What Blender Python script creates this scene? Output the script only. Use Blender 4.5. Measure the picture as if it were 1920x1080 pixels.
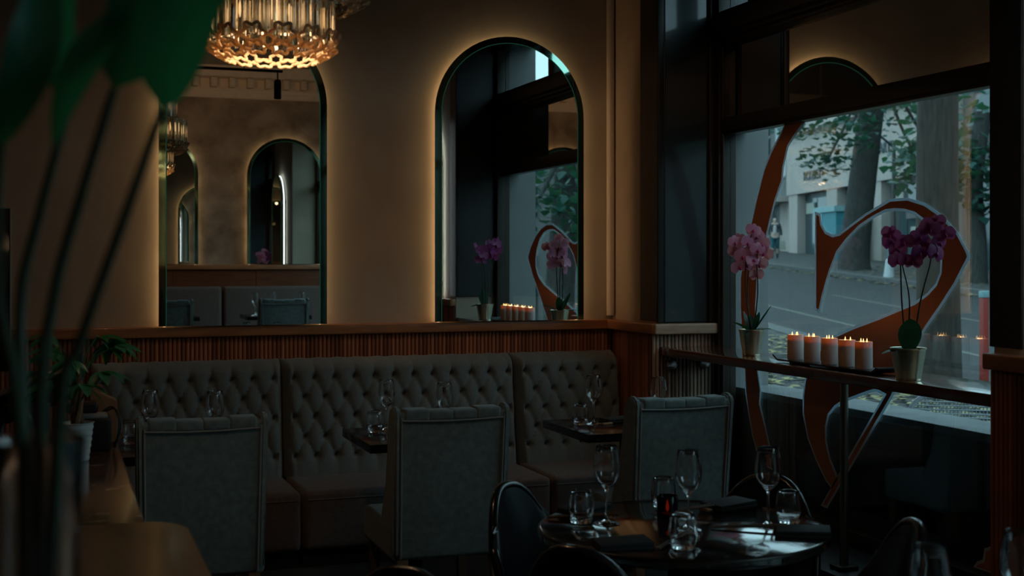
import bpy, bmesh, math, random
from mathutils import Matrix, Vector
for o in list(bpy.data.objects): bpy.data.objects.remove(o)
SC = bpy.context.scene
COL = SC.collection
PI = math.pi
random.seed(7)

# ---------------------------------------------------------------- camera, sky, exposure
YAW = math.atan(860 / 2400)
cam_d = bpy.data.cameras.new('camera'); cam = bpy.data.objects.new('camera', cam_d); COL.objects.link(cam)
cam.location = (0, 0, 1.48); cam.rotation_euler = (PI / 2, 0, -YAW)
cam_d.sensor_width = 36; cam_d.lens = 45; cam_d.shift_y = -54 / 1920
cam_d.clip_start = 0.05; cam_d.clip_end = 400
cam_d.dof.use_dof = True; cam_d.dof.focus_distance = 5.7; cam_d.dof.aperture_fstop = 4.5
SC.camera = cam
vs = SC.view_settings
vs.view_transform = 'Standard'; vs.look = 'None'; vs.gamma = 1; vs.use_curve_mapping = False
vs.exposure = 0.0
w = bpy.data.worlds.new('overcast_sky'); SC.world = w; w.use_nodes = True
w.node_tree.nodes['Background'].inputs[0].default_value = (0.52, 0.84, 0.96, 1)
w.node_tree.nodes['Background'].inputs[1].default_value = 3.3
cy = SC.cycles
cy.use_denoising = True; cy.max_bounces = 14; cy.glossy_bounces = 8; cy.transmission_bounces = 12; cy.diffuse_bounces = 4
cy.transparent_max_bounces = 24; cy.sample_clamp_indirect = 3.0; cy.caustics_reflective = False; cy.caustics_refractive = False

# ---------------------------------------------------------------- helpers
def lk(nt, a, b): nt.links.new(a, b)
MATS = {}
def mat(name, col, rough=.5, metal=0, var=0, scale=20, stretch=(1, 1, 1), bump=0, col2=None, emit=None, es=0, sheen=0, coat=0, sss=0, trans=0, ior=1.45, spec=.5, bscale=None, alpha=None):
    m = bpy.data.materials.new(name); m.use_nodes = True; nt = m.node_tree
    b = nt.nodes['Principled BSDF']
    b.inputs['Base Color'].default_value = (*col, 1); b.inputs['Roughness'].default_value = rough; b.inputs['Metallic'].default_value = metal
    b.inputs['IOR'].default_value = ior; b.inputs['Specular IOR Level'].default_value = spec
    b.inputs['Sheen Weight'].default_value = sheen; b.inputs['Coat Weight'].default_value = coat; b.inputs['Coat Roughness'].default_value = .08
    b.inputs['Subsurface Weight'].default_value = sss; b.inputs['Transmission Weight'].default_value = trans
    if sss: b.inputs['Subsurface Radius'].default_value = (.03, .012, .005)
    if emit: b.inputs['Emission Color'].default_value = (*emit, 1); b.inputs['Emission Strength'].default_value = es
    tc = nt.nodes.new('ShaderNodeTexCoord'); mp = nt.nodes.new('ShaderNodeMapping'); mp.inputs['Scale'].default_value = stretch
    lk(nt, tc.outputs['Object'], mp.inputs['Vector'])
    if var or col2:
        n = nt.nodes.new('ShaderNodeTexNoise'); n.inputs['Scale'].default_value = scale; n.inputs['Detail'].default_value = 6
        lk(nt, mp.outputs[0], n.inputs['Vector'])
        r = nt.nodes.new('ShaderNodeValToRGB'); r.color_ramp.elements[0].position = .32; r.color_ramp.elements[1].position = .68
        c2 = col2 or tuple(c * (1 - var) for c in col); c1 = col if col2 else tuple(min(1, c * (1 + var)) for c in col)
        r.color_ramp.elements[0].color = (*c2, 1); r.color_ramp.elements[1].color = (*c1, 1)
        lk(nt, n.outputs['Fac'], r.inputs['Fac']); lk(nt, r.outputs['Color'], b.inputs['Base Color'])
    if bump:
        n2 = nt.nodes.new('ShaderNodeTexNoise'); n2.inputs['Scale'].default_value = bscale or scale * 2; n2.inputs['Detail'].default_value = 5
        lk(nt, mp.outputs[0], n2.inputs['Vector'])
        bp = nt.nodes.new('ShaderNodeBump'); bp.inputs['Strength'].default_value = bump; bp.inputs['Distance'].default_value = .01
        lk(nt, n2.outputs['Fac'], bp.inputs['Height']); lk(nt, bp.outputs[0], b.inputs['Normal'])
    MATS[name] = m
    return m
def pane_mat(name, tint=(.93, .97, .97), ior=1.75):
    m = bpy.data.materials.new(name); m.use_nodes = True; nt = m.node_tree; nt.nodes.remove(nt.nodes['Principled BSDF'])
    t = nt.nodes.new('ShaderNodeBsdfTransparent'); t.inputs[0].default_value = (*tint, 1)
    g = nt.nodes.new('ShaderNodeBsdfGlossy'); g.inputs['Roughness'].default_value = 0; g.inputs[0].default_value = (.95, .95, .95, 1)
    f = fres(nt, ior)
    mx = nt.nodes.new('ShaderNodeMixShader'); lk(nt, f.outputs[0], mx.inputs[0]); lk(nt, t.outputs[0], mx.inputs[1]); lk(nt, g.outputs[0], mx.inputs[2])
    lk(nt, mx.outputs[0], nt.nodes['Material Output'].inputs[0]); MATS[name] = m
    return m
def fres(nt, ior):
    # same reflectance on both faces of a thin sheet
    ge = nt.nodes.new('ShaderNodeNewGeometry'); mi = nt.nodes.new('ShaderNodeMix'); mi.inputs[2].default_value = ior; mi.inputs[3].default_value = 1/ior
    lk(nt, ge.outputs['Backfacing'], mi.inputs[0]); f = nt.nodes.new('ShaderNodeFresnel'); lk(nt, mi.outputs[0], f.inputs[0]); return f
def emis(name, col, s):
    m = bpy.data.materials.new(name); m.use_nodes = True; nt = m.node_tree; nt.nodes.remove(nt.nodes['Principled BSDF'])
    e = nt.nodes.new('ShaderNodeEmission'); e.inputs[0].default_value = (*col, 1); e.inputs[1].default_value = s
    lk(nt, e.outputs[0], nt.nodes['Material Output'].inputs[0]); MATS[name] = m
    return m
def wax_mat(name, col, tcol=(.95, .42, .10)):
    m = bpy.data.materials.new(name); m.use_nodes = True; nt = m.node_tree; nt.nodes.remove(nt.nodes['Principled BSDF'])
    d = nt.nodes.new('ShaderNodeBsdfDiffuse'); d.inputs[0].default_value = (*col, 1)
    t = nt.nodes.new('ShaderNodeBsdfTranslucent'); t.inputs[0].default_value = (*tcol, 1)
    mx = nt.nodes.new('ShaderNodeMixShader'); mx.inputs[0].default_value = .34
    lk(nt, d.outputs[0], mx.inputs[1]); lk(nt, t.outputs[0], mx.inputs[2]); lk(nt, mx.outputs[0], nt.nodes['Material Output'].inputs[0]); MATS[name] = m
    return m
def tubeglass_mat(name):
    m = bpy.data.materials.new(name); m.use_nodes = True; nt = m.node_tree; nt.nodes.remove(nt.nodes['Principled BSDF'])
    d = nt.nodes.new('ShaderNodeBsdfTransparent'); d.inputs[0].default_value = (.92, .84, .70, 1)
    t = nt.nodes.new('ShaderNodeBsdfTranslucent'); t.inputs[0].default_value = (.95, .80, .58, 1)
    g = nt.nodes.new('ShaderNodeBsdfGlossy'); g.inputs['Roughness'].default_value = .06; g.inputs[0].default_value = (1, .9, .75, 1)
    f = fres(nt, 1.6)
    mx = nt.nodes.new('ShaderNodeMixShader'); mx.inputs[0].default_value = .14
    lk(nt, d.outputs[0], mx.inputs[1]); lk(nt, t.outputs[0], mx.inputs[2])
    m2 = nt.nodes.new('ShaderNodeMixShader'); lk(nt, f.outputs[0], m2.inputs[0]); lk(nt, mx.outputs[0], m2.inputs[1]); lk(nt, g.outputs[0], m2.inputs[2])
    lk(nt, m2.outputs[0], nt.nodes['Material Output'].inputs[0]); MATS[name] = m
    return m
def leaf_mat(name, col, tr=.3):
    m = mat(name, col, .35, var=.35, scale=9)
    nt = m.node_tree; b = nt.nodes['Principled BSDF']; t = nt.nodes.new('ShaderNodeBsdfTranslucent'); t.inputs[0].default_value = (col[0] * 1.4 + .02, col[1] * 1.6 + .03, col[2] * .8, 1)
    mx = nt.nodes.new('ShaderNodeMixShader'); mx.inputs[0].default_value = tr
    lk(nt, b.outputs[0], mx.inputs[1]); lk(nt, t.outputs[0], mx.inputs[2]); lk(nt, mx.outputs[0], nt.nodes['Material Output'].inputs[0])
    return m

def B(): return bmesh.new()
def addv(bm, vs, fs, M=None):
    vv = [bm.verts.new(M @ Vector(v) if M else v) for v in vs]
    for f in fs:
        try: bm.faces.new([vv[i] for i in f])
        except ValueError: pass
    return vv
def box(bm, lo, hi, M=None):
    x0, y0, z0 = lo; x1, y1, z1 = hi
    addv(bm, [(x0,y0,z0),(x1,y0,z0),(x1,y1,z0),(x0,y1,z0),(x0,y0,z1),(x1,y0,z1),(x1,y1,z1),(x0,y1,z1)],
         [(3,2,1,0),(4,5,6,7),(0,1,5,4),(1,2,6,5),(2,3,7,6),(3,0,4,7)], M)
    return bm
def rbox(bm, lo, hi, r, seg=3, M=None, taper=None):
    t = bmesh.new(); box(t, lo, hi)
    if taper: 
        for v in t.verts: v.co = taper(v.co)
    bmesh.ops.bevel(t, geom=list(t.edges), offset=r, segments=seg, profile=.6, affect='EDGES')
    t.verts.index_update()
    addv(bm, [v.co.copy() for v in t.verts], [[v.index for v in f.verts] for f in t.faces], M)
    t.free(); return bm
def lathe(bm, prof, n=24, M=None, close=False):
    vs = []; fs = []; rings = []
    for r, z in prof:
        if r < 1e-6: rings.append([len(vs)]); vs.append((0, 0, z))
        else:
            rings.append(list(range(len(vs), len(vs) + n)))
            vs += [(r * math.cos(2*PI*i/n), r * math.sin(2*PI*i/n), z) for i in range(n)]
    pr = list(zip(rings, rings[1:])) + ([(rings[-1], rings[0])] if close else [])
    for a, b in pr:
        for i in range(n):
            j = (i + 1) % n
            if len(a) == 1 and len(b) == 1: continue
            if len(a) == 1: fs.append((a[0], b[j], b[i]))
            elif len(b) == 1: fs.append((a[i], a[j], b[0]))
            else: fs.append((a[i], a[j], b[j], b[i]))
    addv(bm, vs, fs, M); return bm
def tube(bm, pts, r, n=8, cap=True, M=None):
    pts = [Vector(p) for p in pts]; rr = r if isinstance(r, (list, tuple)) else [r] * len(pts)
    vs = []; fs = []; up = Vector((.0123, .02, 1)).normalized()
    prev = None
    for i, p in enumerate(pts):
        t = ((pts[min(i+1, len(pts)-1)] - pts[max(i-1, 0)])).normalized()
        if prev is None:
            a = t.cross(up)
            if a.length < .05: a = t.cross(Vector((1, 0, 0)))
        else: a = prev - t * prev.dot(t)
        a.normalize(); prev = a; b = t.cross(a)
        for k in range(n):
            q = 2*PI*k/n; vs.append(p + (a*math.cos(q) + b*math.sin(q)) * rr[i])
    for i in range(len(pts)-1):
        for k in range(n):
            j = (k+1) % n; fs.append((i*n+k, i*n+j, (i+1)*n+j, (i+1)*n+k))
    if cap: fs.append(tuple(range(n-1, -1, -1))); fs.append(tuple(range((len(pts)-1)*n, len(pts)*n)))
    addv(bm, vs, fs, M); return bm
def prism(bm, poly, f0, f1):
    n = len(poly); vs = [f0(*p) for p in poly] + [f1(*p) for p in poly]
    fs = [tuple(range(n-1, -1, -1)), tuple(range(n, 2*n))] + [(i, (i+1) % n, n+(i+1) % n, n+i) for i in range(n)]
    addv(bm, vs, fs); return bm
def smooth_path(pts, k=8):
    P = [Vector(p) for p in pts]; P = [P[0]*2-P[1]] + P + [P[-1]*2-P[-2]]; out = []
    for i in range(1, len(P)-2):
        for j in range(k):
            t = j/k; a, b, c, d = P[i-1:i+3]
            out.append(.5*((2*b)+(c-a)*t+(2*a-5*b+4*c-d)*t*t+(3*b-a-3*c+d)*t**3))
    out.append(P[-2]); return out
def O(name, bm, m, parent=None, loc=None, rot=None, smooth=True, ang=40):
    me = bpy.data.meshes.new(name); bmesh.ops.recalc_face_normals(bm, faces=bm.faces); bm.to_mesh(me); bm.free()
    if smooth:
        me.polygons.foreach_set('use_smooth', [True]*len(me.polygons)); me.set_sharp_from_angle(angle=math.radians(ang))
    me.materials.append(MATS[m] if isinstance(m, str) else m)
    o = bpy.data.objects.new(name, me); COL.objects.link(o)
    if parent: o.parent = parent
    if loc: o.location = loc
    if rot: o.rotation_euler = rot
    return o
def E(name, loc=(0, 0, 0), rz=0):
    o = bpy.data.objects.new(name, None); COL.objects.link(o); o.location = loc; o.rotation_euler = (0, 0, rz); o.empty_display_size = .1
    return o
def tag(o, label, cat, group=None, kind=None):
    o['label'] = label; o['category'] = cat
    if group: o['group'] = group
    if kind: o['kind'] = kind
    return o
def struct(o, label=None):
    o['kind'] = 'structure'
    if label: o['label'] = label
    return o
def cp(o, parent=None, loc=None, rot=None, name=None):
    c = o.copy(); COL.objects.link(c)
    if name: c.name = name
    c.parent = parent
    if loc is not None: c.location = loc
    if rot is not None: c.rotation_euler = rot
    return c
def tree(o, loc=None, rz=None, parent=None, label=None):
    c = cp(o, parent)
    if loc is not None: c.location = loc
    if rz is not None: c.rotation_euler = (0, 0, rz)
    if label: c['label'] = label
    for ch in list(o.children): tree(ch, parent=c)
    return c

# ---------------------------------------------------------------- materials
mat('plaster', (.50, .40, .30), .8, var=.10, scale=3, bump=.25, bscale=14)
mat('old_plaster', (.46, .37, .28), .85, col2=(.22, .16, .115), scale=5, bump=.5, bscale=9)
mat('pipe_paint', (.78, .66, .52), .6)
mat('ceiling_paint', (.34, .27, .21), .9, var=.05)
mat('cornice', (.78, .66, .52), .8, var=.05)
mat('floor_wood', (.030, .022, .018), .45, var=.4, scale=4, stretch=(1, 12, 1), bump=.1)
mat('black_gloss', (.018, .036, .044), .30, var=.2, scale=6, bump=.06, bscale=30, coat=1.0)
mat('black_paint', (.014, .014, .015), .42, var=.15, scale=14)
mat('frame_paint', (.028, .021, .016), .38, var=.15, scale=10)
mat('brown_board', (.055, .036, .026), .55, var=.2, scale=6, stretch=(8, 8, 1))
mat('slat_wood', (.56, .215, .11), .32, col2=(.33, .12, .062), scale=6, stretch=(9, 9, 1), bump=.08)
mat('slat_wood_pale', (.52, .40, .30), .42, col2=(.30, .22, .16), scale=6, stretch=(9, 9, 1))
mat('slat_gap', (.055, .026, .018), .6)
for nm in ('slat_wood', 'slat_wood_pale'):   # boards differ a little in tone
    nt = MATS[nm].node_tree; bs = nt.nodes['Principled BSDF']; oi = nt.nodes.new('ShaderNodeObjectInfo'); mr = nt.nodes.new('ShaderNodeMapRange'); mr.inputs['To Min'].default_value = .55; mr.inputs['To Max'].default_value = 1.25
    hs = nt.nodes.new('ShaderNodeHueSaturation'); lk(nt, oi.outputs['Random'], mr.inputs['Value']); lk(nt, mr.outputs[0], hs.inputs['Value']); lk(nt, bs.inputs['Base Color'].links[0].from_socket, hs.inputs['Color']); lk(nt, hs.outputs[0], bs.inputs['Base Color'])
mat('rail_wood', (.52, .23, .10), .32, col2=(.36, .145, .065), scale=5, stretch=(1.2, 9, 9), coat=.2)
mat('rail_wood_pale', (.55, .42, .31), .4, col2=(.40, .28, .19), scale=5, stretch=(1.2, 9, 9))
mat('bar_wood', (.16, .045, .022), .2, col2=(.09, .026, .014), scale=4, stretch=(9, 1, 9), coat=1.0)
mat('panel_wood', (.24, .075, .03), .35, col2=(.14, .045, .02), scale=4, stretch=(1, 9, 9))
mat('sofa_fabric', (.155, .185, .18), .85, var=.14, scale=180, bump=.15, bscale=400, sheen=.25)
mat('sofa_seat', (.15, .115, .10), .8, var=.14, scale=60, bump=.12, bscale=300, sheen=.15)
mat('sofa_dark', (.02, .018, .018), .7)
mat('button_fabric', (.19, .19, .18), .8)
mat('chair_fabric', (.20, .265, .265), .9, var=.18, scale=40, bump=.12, bscale=300, sheen=.35)
mat('chair_piping', (.30, .32, .31), .85)
mat('chair_leg', (.22, .13, .075), .45, var=.25, scale=6, stretch=(8, 8, 1))
mat('table_black', (.012, .012, .014), .13, var=.2, scale=8)
mat('table_round', (.016, .014, .015), .09, col2=(.03, .024, .022), scale=5, stretch=(12, 1.5, 1), bump=.04, bscale=7, coat=1.0, ior=1.7)
mat('shell_black', (.011, .013, .016), .24, coat=.3)
mat('metal_dark', (.05, .045, .042), .35, metal=.9)
mat('pole_metal', (.30, .28, .23), .3, metal=1)
mat('steel', (.55, .54, .5), .3, metal=1)
mat('brass', (.62, .47, .26), .28, metal=1)
mat('pot_gold', (.85, .83, .62), .27, metal=1)
mat('napkin', (.020, .024, .027), .75, var=.2, scale=120)
mat('chopstick', (.16, .11, .075), .5)
mat('rest_wood', (.40, .24, .14), .5, var=.2, scale=30)
mat('slate_tray', (.016, .019, .022), .35, var=.2, scale=40)
mat('wick', (.02, .015, .012), .8)
mat('wax_pool', (.85, .5, .2), .3)
mat('holder_black', (.008, .006, .007), .15)
mat('leaf_dark', (.014, .05, .03), .38)
mat('stem_dark', (.03, .035, .018), .6)
mat('pot_white', (.82, .84, .83), .4, var=.05)
mat('bark_brown', (.20, .12, .075), .8, var=.3, scale=40, bump=.4)
mat('marble', (.12, .058, .036), .16, col2=(.05, .026, .018), scale=7, stretch=(1, 1.6, 1), coat=.3)
nt = MATS['marble'].node_tree; bs = nt.nodes['Principled BSDF']
tc = nt.nodes.new('ShaderNodeTexCoord'); mp = nt.nodes.new('ShaderNodeMapping'); mp.inputs['Scale'].default_value = (9, 26, 9); mp.inputs['Rotation'].default_value = (0, 0, .5); lk(nt, tc.outputs['Object'], mp.inputs[0])
nz = nt.nodes.new('ShaderNodeTexNoise'); nz.inputs['Scale'].default_value = 1.6; nz.inputs['Detail'].default_value = 3; lk(nt, mp.outputs[0], nz.inputs['Vector'])
rp = nt.nodes.new('ShaderNodeValToRGB'); rp.color_ramp.elements[0].position = .66; rp.color_ramp.elements[1].position = .70; lk(nt, nz.outputs['Fac'], rp.inputs[0])
mc = nt.nodes.new('ShaderNodeMix'); mc.data_type = 'RGBA'; lk(nt, rp.outputs[0], mc.inputs[0]); old = bs.inputs['Base Color'].links[0].from_socket; lk(nt, old, mc.inputs[6]); mc.inputs[7].default_value = (.40, .29, .22, 1); lk(nt, mc.outputs[2], bs.inputs['Base Color'])
mat('counter_wood', (.24, .12, .06), .3, col2=(.06, .03, .017), scale=3, stretch=(7, 1.0, 1), coat=.25)
mat('plastic_black', (.012, .012, .013), .35)
mat('plastic_grey', (.25, .27, .28), .4)
mat('cardboard', (.22, .12, .06), .7)
mat('screen_black', (.006, .007, .009), .12)
mat('cable', (.01, .01, .01), .5)
leaf_mat('leaf_money', (.04, .24, .14), .3)
leaf_mat('leaf_big', (.03, .25, .175), .5)
mat('stem_green', (.045, .085, .05), .5)
leaf_mat('leaf_orchid', (.025, .12, .08), .2)
leaf_mat('leaf_street', (.02, .085, .075), .3)
leaf_mat('petal_pink', (.62, .26, .46), .3)
leaf_mat('petal_purple', (.33, .05, .26), .3)
mat('lip_magenta', (.42, .03, .16), .5)
mat('vinyl_orange', (.66, .235, .105), .55, var=.05, scale=3)
wax_mat('vinyl_edge', (.86, .91, .93), (.75, .92, 1.0))
MATS['mirror'] = mat('mirror', (.80, .83, .81), 0.0, metal=1)
mat('mirror_dark', (.92, .88, .84), .02, metal=1)
mat('mirror_bevel', (.42, .70, .56), .04, metal=1)  # green tint also stands in for LED light reflected in the bevel
mat('mirror_edge', (.05, .22, .14), .25)
pane_mat('window_glass', (.77, .79, .79))
pane_mat('clear_pane')
g = mat('clear_glass', (1, 1, 1), 0, trans=1, ior=1.62)
mat('tube_glass', (1, .93, .80), .03, trans=1, ior=1.45)
wax_mat('rim_glass', (.92, .74, .52), (.95, .74, .48))
wax_mat('wax', (.72, .74, .74))
emis('led_warm', (1.0, .62, .33), 7.0)
emis('painted_glow_green', (.10, .60, .34), .055)
emis('led_cool', (.85, .90, 1.0), 9.0)
emis('bulb_warm', (1.0, .66, .36), 1.3)
emis('flame', (1.0, .52, .18), 3.2)
emis('ember', (1.0, .16, .06), .30)
mat('asphalt', (0.019, 0.022, 0.023), .85, var=.2, scale=2, bump=.2, bscale=60)
mat('paving', (0.043, 0.046, 0.044), .85, var=.25, scale=3)
mat('kerb_stone', (0.074, 0.081, 0.081), .8, var=.2, scale=8)
mat('sill_stone', (0.163, 0.178, 0.185), .8, var=.15, scale=8)
mat('render_grey', (0.266, 0.281, 0.281), .8, var=.06, scale=3)
mat('road_paint', (0.089, 0.089, 0.074), .8)
mat('leaf_litter', (.24, .21, .10), .9, var=.4, scale=4)
mat('facade_white', (0.385, 0.340, 0.311), .8, var=.06, scale=.8)
mat('facade_grey', (0.104, 0.111, 0.111), .8, var=.1, scale=.8)
mat('facade_dark', (.03, .05, .058), .5)
mat('shop_glass', (.03, .06, .07), .1)
mat('shop_light', (.32, .34, .30), .8)
mat('sign_ink', (.08, .11, .12), .7)
mat('teal_paint', (.03, .20, .24), .6)
mat('teal_pale', (.20, .36, .38), .6)
mat('street_bark', (0.041, 0.044, 0.041), .9, var=.45, scale=9, stretch=(3, 3, .6), bump=.8, bscale=12)
mat('near_bark', (0.030, 0.028, 0.023), .9, var=.4, scale=9, stretch=(3, 3, .6), bump=.8, bscale=12)
mat('post_red', (.30, .035, .025), .5)
mat('post_blue', (.06, .16, .21), .5)
mat('cane_white', (.42, .46, .48), .6)
mat('skin', (.5, .36, .29), .6); mat('hair', (.03, .02, .02), .6); mat('jacket', (.025, .035, .045), .8)
mat('shirt', (.42, .38, .38), .8); mat('jeans', (.02, .10, .12), .8); mat('boot', (.015, .015, .02), .6); mat('bag_paper', (.30, .30, .26), .8)

# ---------------------------------------------------------------- room shell
YB, YO, XR, XG, ZC = 6.30, -0.95, 2.83, 3.20, 3.45
struct(O('floor', box(B(), (-2.6, -1.1, -.1), (3.46, 6.5, 0)), 'floor_wood'))
struct(O('ceiling', box(B(), (-2.6, -1.1, ZC), (3.46, 6.5, ZC+.1)), 'ceiling_paint'))
struct(O('wall_back', box(B(), (-2.6, YB, 0), (XR, YB+.2, ZC)), 'plaster'))
struct(O('wall_opposite', box(B(), (-2.6, YO-.15, 0), (3.46, YO, ZC)), 'old_plaster'))
struct(O('wall_left', box(B(), (-2.6, YO, 0), (-2.45, YB, ZC)), 'old_plaster'))
# far window pier: plaster return, dark board edge, gloss black face
pier = struct(E('wall_right'))
O('pier', box(B(), (XR, 5.752, 0), (3.45, 6.5, ZC)), 'plaster', pier)
O('edge_board', rbox(B(), (XR-.008, 5.748, 1.17), (XR+.002, 5.936, ZC), .003, 1), 'brown_board', pier)
b = B(); rbox(b, (XR-.006, 5.734, 1.165), (3.15, 5.752, ZC), .003, 1)
O('black_panel', b, 'black_gloss', pier)
b = B(); rbox(b, (XR-.012, 5.722, 1.165), (XR+.022, 5.75, ZC), .006, 2); tube(b, [(XR+.028, 5.731, 1.17), (XR+.028, 5.731, ZC)], .006, 8)
O('corner_bead', b, 'black_paint', pier)
O('corner_pipe', tube(B(), [(XR-.022, 6.275, 1.18), (XR-.022, 6.275, ZC)], .021, 14), 'pipe_paint', pier)
# near window pier and the rest of the right wall (another street window lies out of frame)
pier2 = struct(E('wall_front_right'))
b = B(); box(b, (XR, 1.85, 0), (3.45, 3.33, ZC)); O('pier', b, 'plaster', pier2)
b = B(); rbox(b, (XR-.008, 3.2, 1.2), (XR+.01, 3.345, ZC), .003, 1); rbox(b, (XR, 3.325, 1.2), (3.15, 3.345, ZC), .003, 1)
O('black_panel', b, 'black_paint', pier2)
b = B(); box(b, (3.08, YO, 0), (3.45, 1.85, .28)); box(b, (3.08, YO, 3.1), (3.45, 1.85, ZC)); box(b, (3.08, YO, .28), (3.45, -.8, 3.1))
O('spandrel', b, 'black_paint', pier2)
# wall over the main window, plinth below it
O('lintel', box(B(), (3.08, 3.33, 3.1), (3.45, 5.76, ZC)), 'black_paint', pier)
b = B(); rbox(b, (2.80, 3.33, 0), (3.24, 5.752, .265), .006, 2); rbox(b, (2.785, 3.33, .255), (3.24, 5.752, .285), .006, 2)
rbox(b, (2.785, 3.33, 0), (2.81, 5.752, .09), .006, 2)
struct(O('trim_1', b, 'black_paint'), 'black painted plinth under the window')
# outer stall riser and reveal of the shop front
out = struct(E('wall_street'))
O('stall_riser', box(B(), (3.26, 3.2, -.2), (3.45, 5.76, .80)), 'black_paint', out)
O('stone_sill', rbox(B(), (3.25, 3.2, .80), (3.50, 5.745, .835), .006, 2), 'sill_stone', out)
O('window_reveal', rbox(B(), (3.235, 5.746, .4), (3.46, 6.6, 3.6), .006, 2), 'render_grey', out)
O('blind_box', box(B(), (3.27, 3.2, 2.13), (3.33, 5.75, 2.64)), 'black_paint', out)
O('near_reveal', box(B(), (3.235, 2.0, .4), (3.46, 3.34, 3.6)), 'render_grey', out)
# ---------------------------------------------------------------- cornice with dentils (seen in the mirrors)
cor = struct(E('trim_2'), 'plaster cornice with dentil blocks under the ceiling')
def cornice_run(x0, x1, y, s):
    b = B()
    prof = [(0, 3.14), (.03, 3.14), (.03, 3.165), (.045, 3.175), (.045, 3.20), (.07, 3.215), (.07, 3.235), (.03, 3.24), (.03, 3.335), (.15, 3.345), (.17, 3.37), (.17, 3.39), (.20, 3.42), (.20, ZC), (0, ZC)]
    prism(b, prof, lambda p, z: (x0, y + s*p, z), lambda p, z: (x1, y + s*p, z)); O('cornice_moulding', b, 'cornice', cor, smooth=False)
cornice_run(-2.45, XR, YO, 1)
b = B(); rbox(b, (-.03, .025, 3.243), (.03, .145, 3.335), .006, 2); rbox(b, (-.018, .14, 3.255), (.018, .152, 3.32), .005, 1)
d0 = O('dentil', b, 'cornice', cor, loc=(-.3, YO, 0))
for i in range(1, 17): cp(d0, cor, (-.3 + .184*i, YO, 0))
struct(O('trim_3', prism(B(), [(0, 3.2), (.04, 3.2), (.06, 3.26), (.10, 3.28), (.12, 3.36), (.18, 3.42), (.18, ZC), (0, ZC)], lambda p, z: (-2.45, YB-p, z), lambda p, z: (XR, YB-p, z)), 'cornice', smooth=False), 'plain plaster cornice above the arched mirrors')

# ---------------------------------------------------------------- fluted wainscot
def slat_mesh(z0, z1, r=.0088):
    b = B(); n = 5; pts = [(r*math.cos(PI*i/n), -r*math.sin(PI*i/n)) for i in range(n+1)]
    prism(b, pts, lambda x, y: (x, y, z0), lambda x, y: (x, y, z1)); return b
SP = .0206
def wainscot(name, label, start, direction, length, rz, wood, rail_wood, z1=1.108, n=None, overhang=0.0):
    # local x runs along the wall, -y faces the room
    t = struct(E(name, start, rz), label)
    O('backing_board', box(B(), (0, -.012, 0), (length, 0, z1)), 'slat_gap', t, smooth=False)
    n = n or int(length / SP)
    s0 = O('slat', slat_mesh(.06, z1), wood, t, loc=(SP*.5, -.012, 0))
    for i in range(1, n): cp(s0, t, (SP*(i+.5), -.012, 0))
    b = B(); rbox(b, (-overhang, -.050, z1), (length+overhang*.4, 0, z1+.052), .008, 3)
    O('dado_rail', b, rail_wood, t)
    return t
wainscot('trim_4', 'fluted red-brown wooden panelling behind the banquette', (-.62, YB, 0), 1, 3.45, 0, 'slat_wood', 'rail_wood')
wainscot('trim_5', 'short return of fluted red-brown panelling beside the banquette', (XR, YB-.04, 0), 1, .545, -PI/2, 'slat_wood', 'rail_wood', overhang=.01)
wainscot('trim_6', 'paler fluted panelling on the pier face by the window bar', (XR-.045, 5.735, 0), 1, .36, 0, 'slat_wood_pale', 'rail_wood_pale')
wainscot('trim_7', 'dark fluted panelling on the near pier at the right edge', (XR, 3.33, 0), 1, 1.48, -PI/2, 'slat_wood', 'rail_wood', z1=1.13, n=58)

# ---------------------------------------------------------------- window
win = struct(E('window_1'), 'shop window with a black frame and a big street pane')
def fr(name, lo, hi, r=.006): return O(name, rbox(B(), lo, hi, r, 2), 'frame_paint', win)
Y0, Y1 = 3.33, 5.745
b = B(); rbox(b, (3.13, 5.675, .28), (3.23, Y1, 3.1), .006, 2); rbox(b, (3.10, 5.715, .28), (3.14, Y1, 3.1), .01, 3); tube(b, [(3.15, 5.668, .3), (3.15, 5.668, 2.55)], .008, 8); O('frame_jamb', b, 'frame_paint', win)
fr('frame_jamb', (3.13, Y0, .28), (3.23, Y0+.07, 3.1)); fr('bottom_rail', (3.13, Y0, .28), (3.23, Y1, .345))
b = B(); rbox(b, (3.14, Y0, 2.115), (3.22, Y1, 2.185), .006, 2); rbox(b, (3.15, Y0, 2.10), (3.21, Y1, 2.12), .004, 2); O('transom', b, 'frame_paint', win)
b = B(); rbox(b, (3.10, Y0, 2.60), (3.23, Y1, 2.685), .01, 3); rbox(b, (3.12, Y0, 2.575), (3.22, Y1, 2.605), .008, 3); rbox(b, (3.135, Y0, 2.555), (3.21, Y1, 2.58), .006, 2); O('beam', b, 'frame_paint', win)
fr('clerestory_rail', (3.14, Y0, 2.685), (3.22, Y1, 2.72)); fr('clerestory_rail', (3.13, Y0, 3.04), (3.23, Y1, 3.1))
fr('mullion', (3.14, 5.31, 2.70), (3.22, 5.41, 3.05)); fr('mullion', (3.14, 4.42, 2.70), (3.22, 4.52, 3.05))
def pane(y0, y1, z0, z1): return O('pane', box(B(), (XG-.006, y0, z0), (XG, y1, z1)), 'window_glass', win, smooth=False)
pane(Y0+.07, 5.675, .345, 2.105); o = O('mirror_pane', box(B(), (XG-.006, Y0+.07, 2.185), (XG, 5.675, 2.557)), 'mirror_dark', win, smooth=False); o['label'] = 'dark mirrored panel above the transom'; pane(5.41, 5.675, 2.72, 3.04); pane(4.52, 5.31, 2.72, 3.04); pane(Y0+.07, 4.42, 2.72, 3.04)
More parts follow.
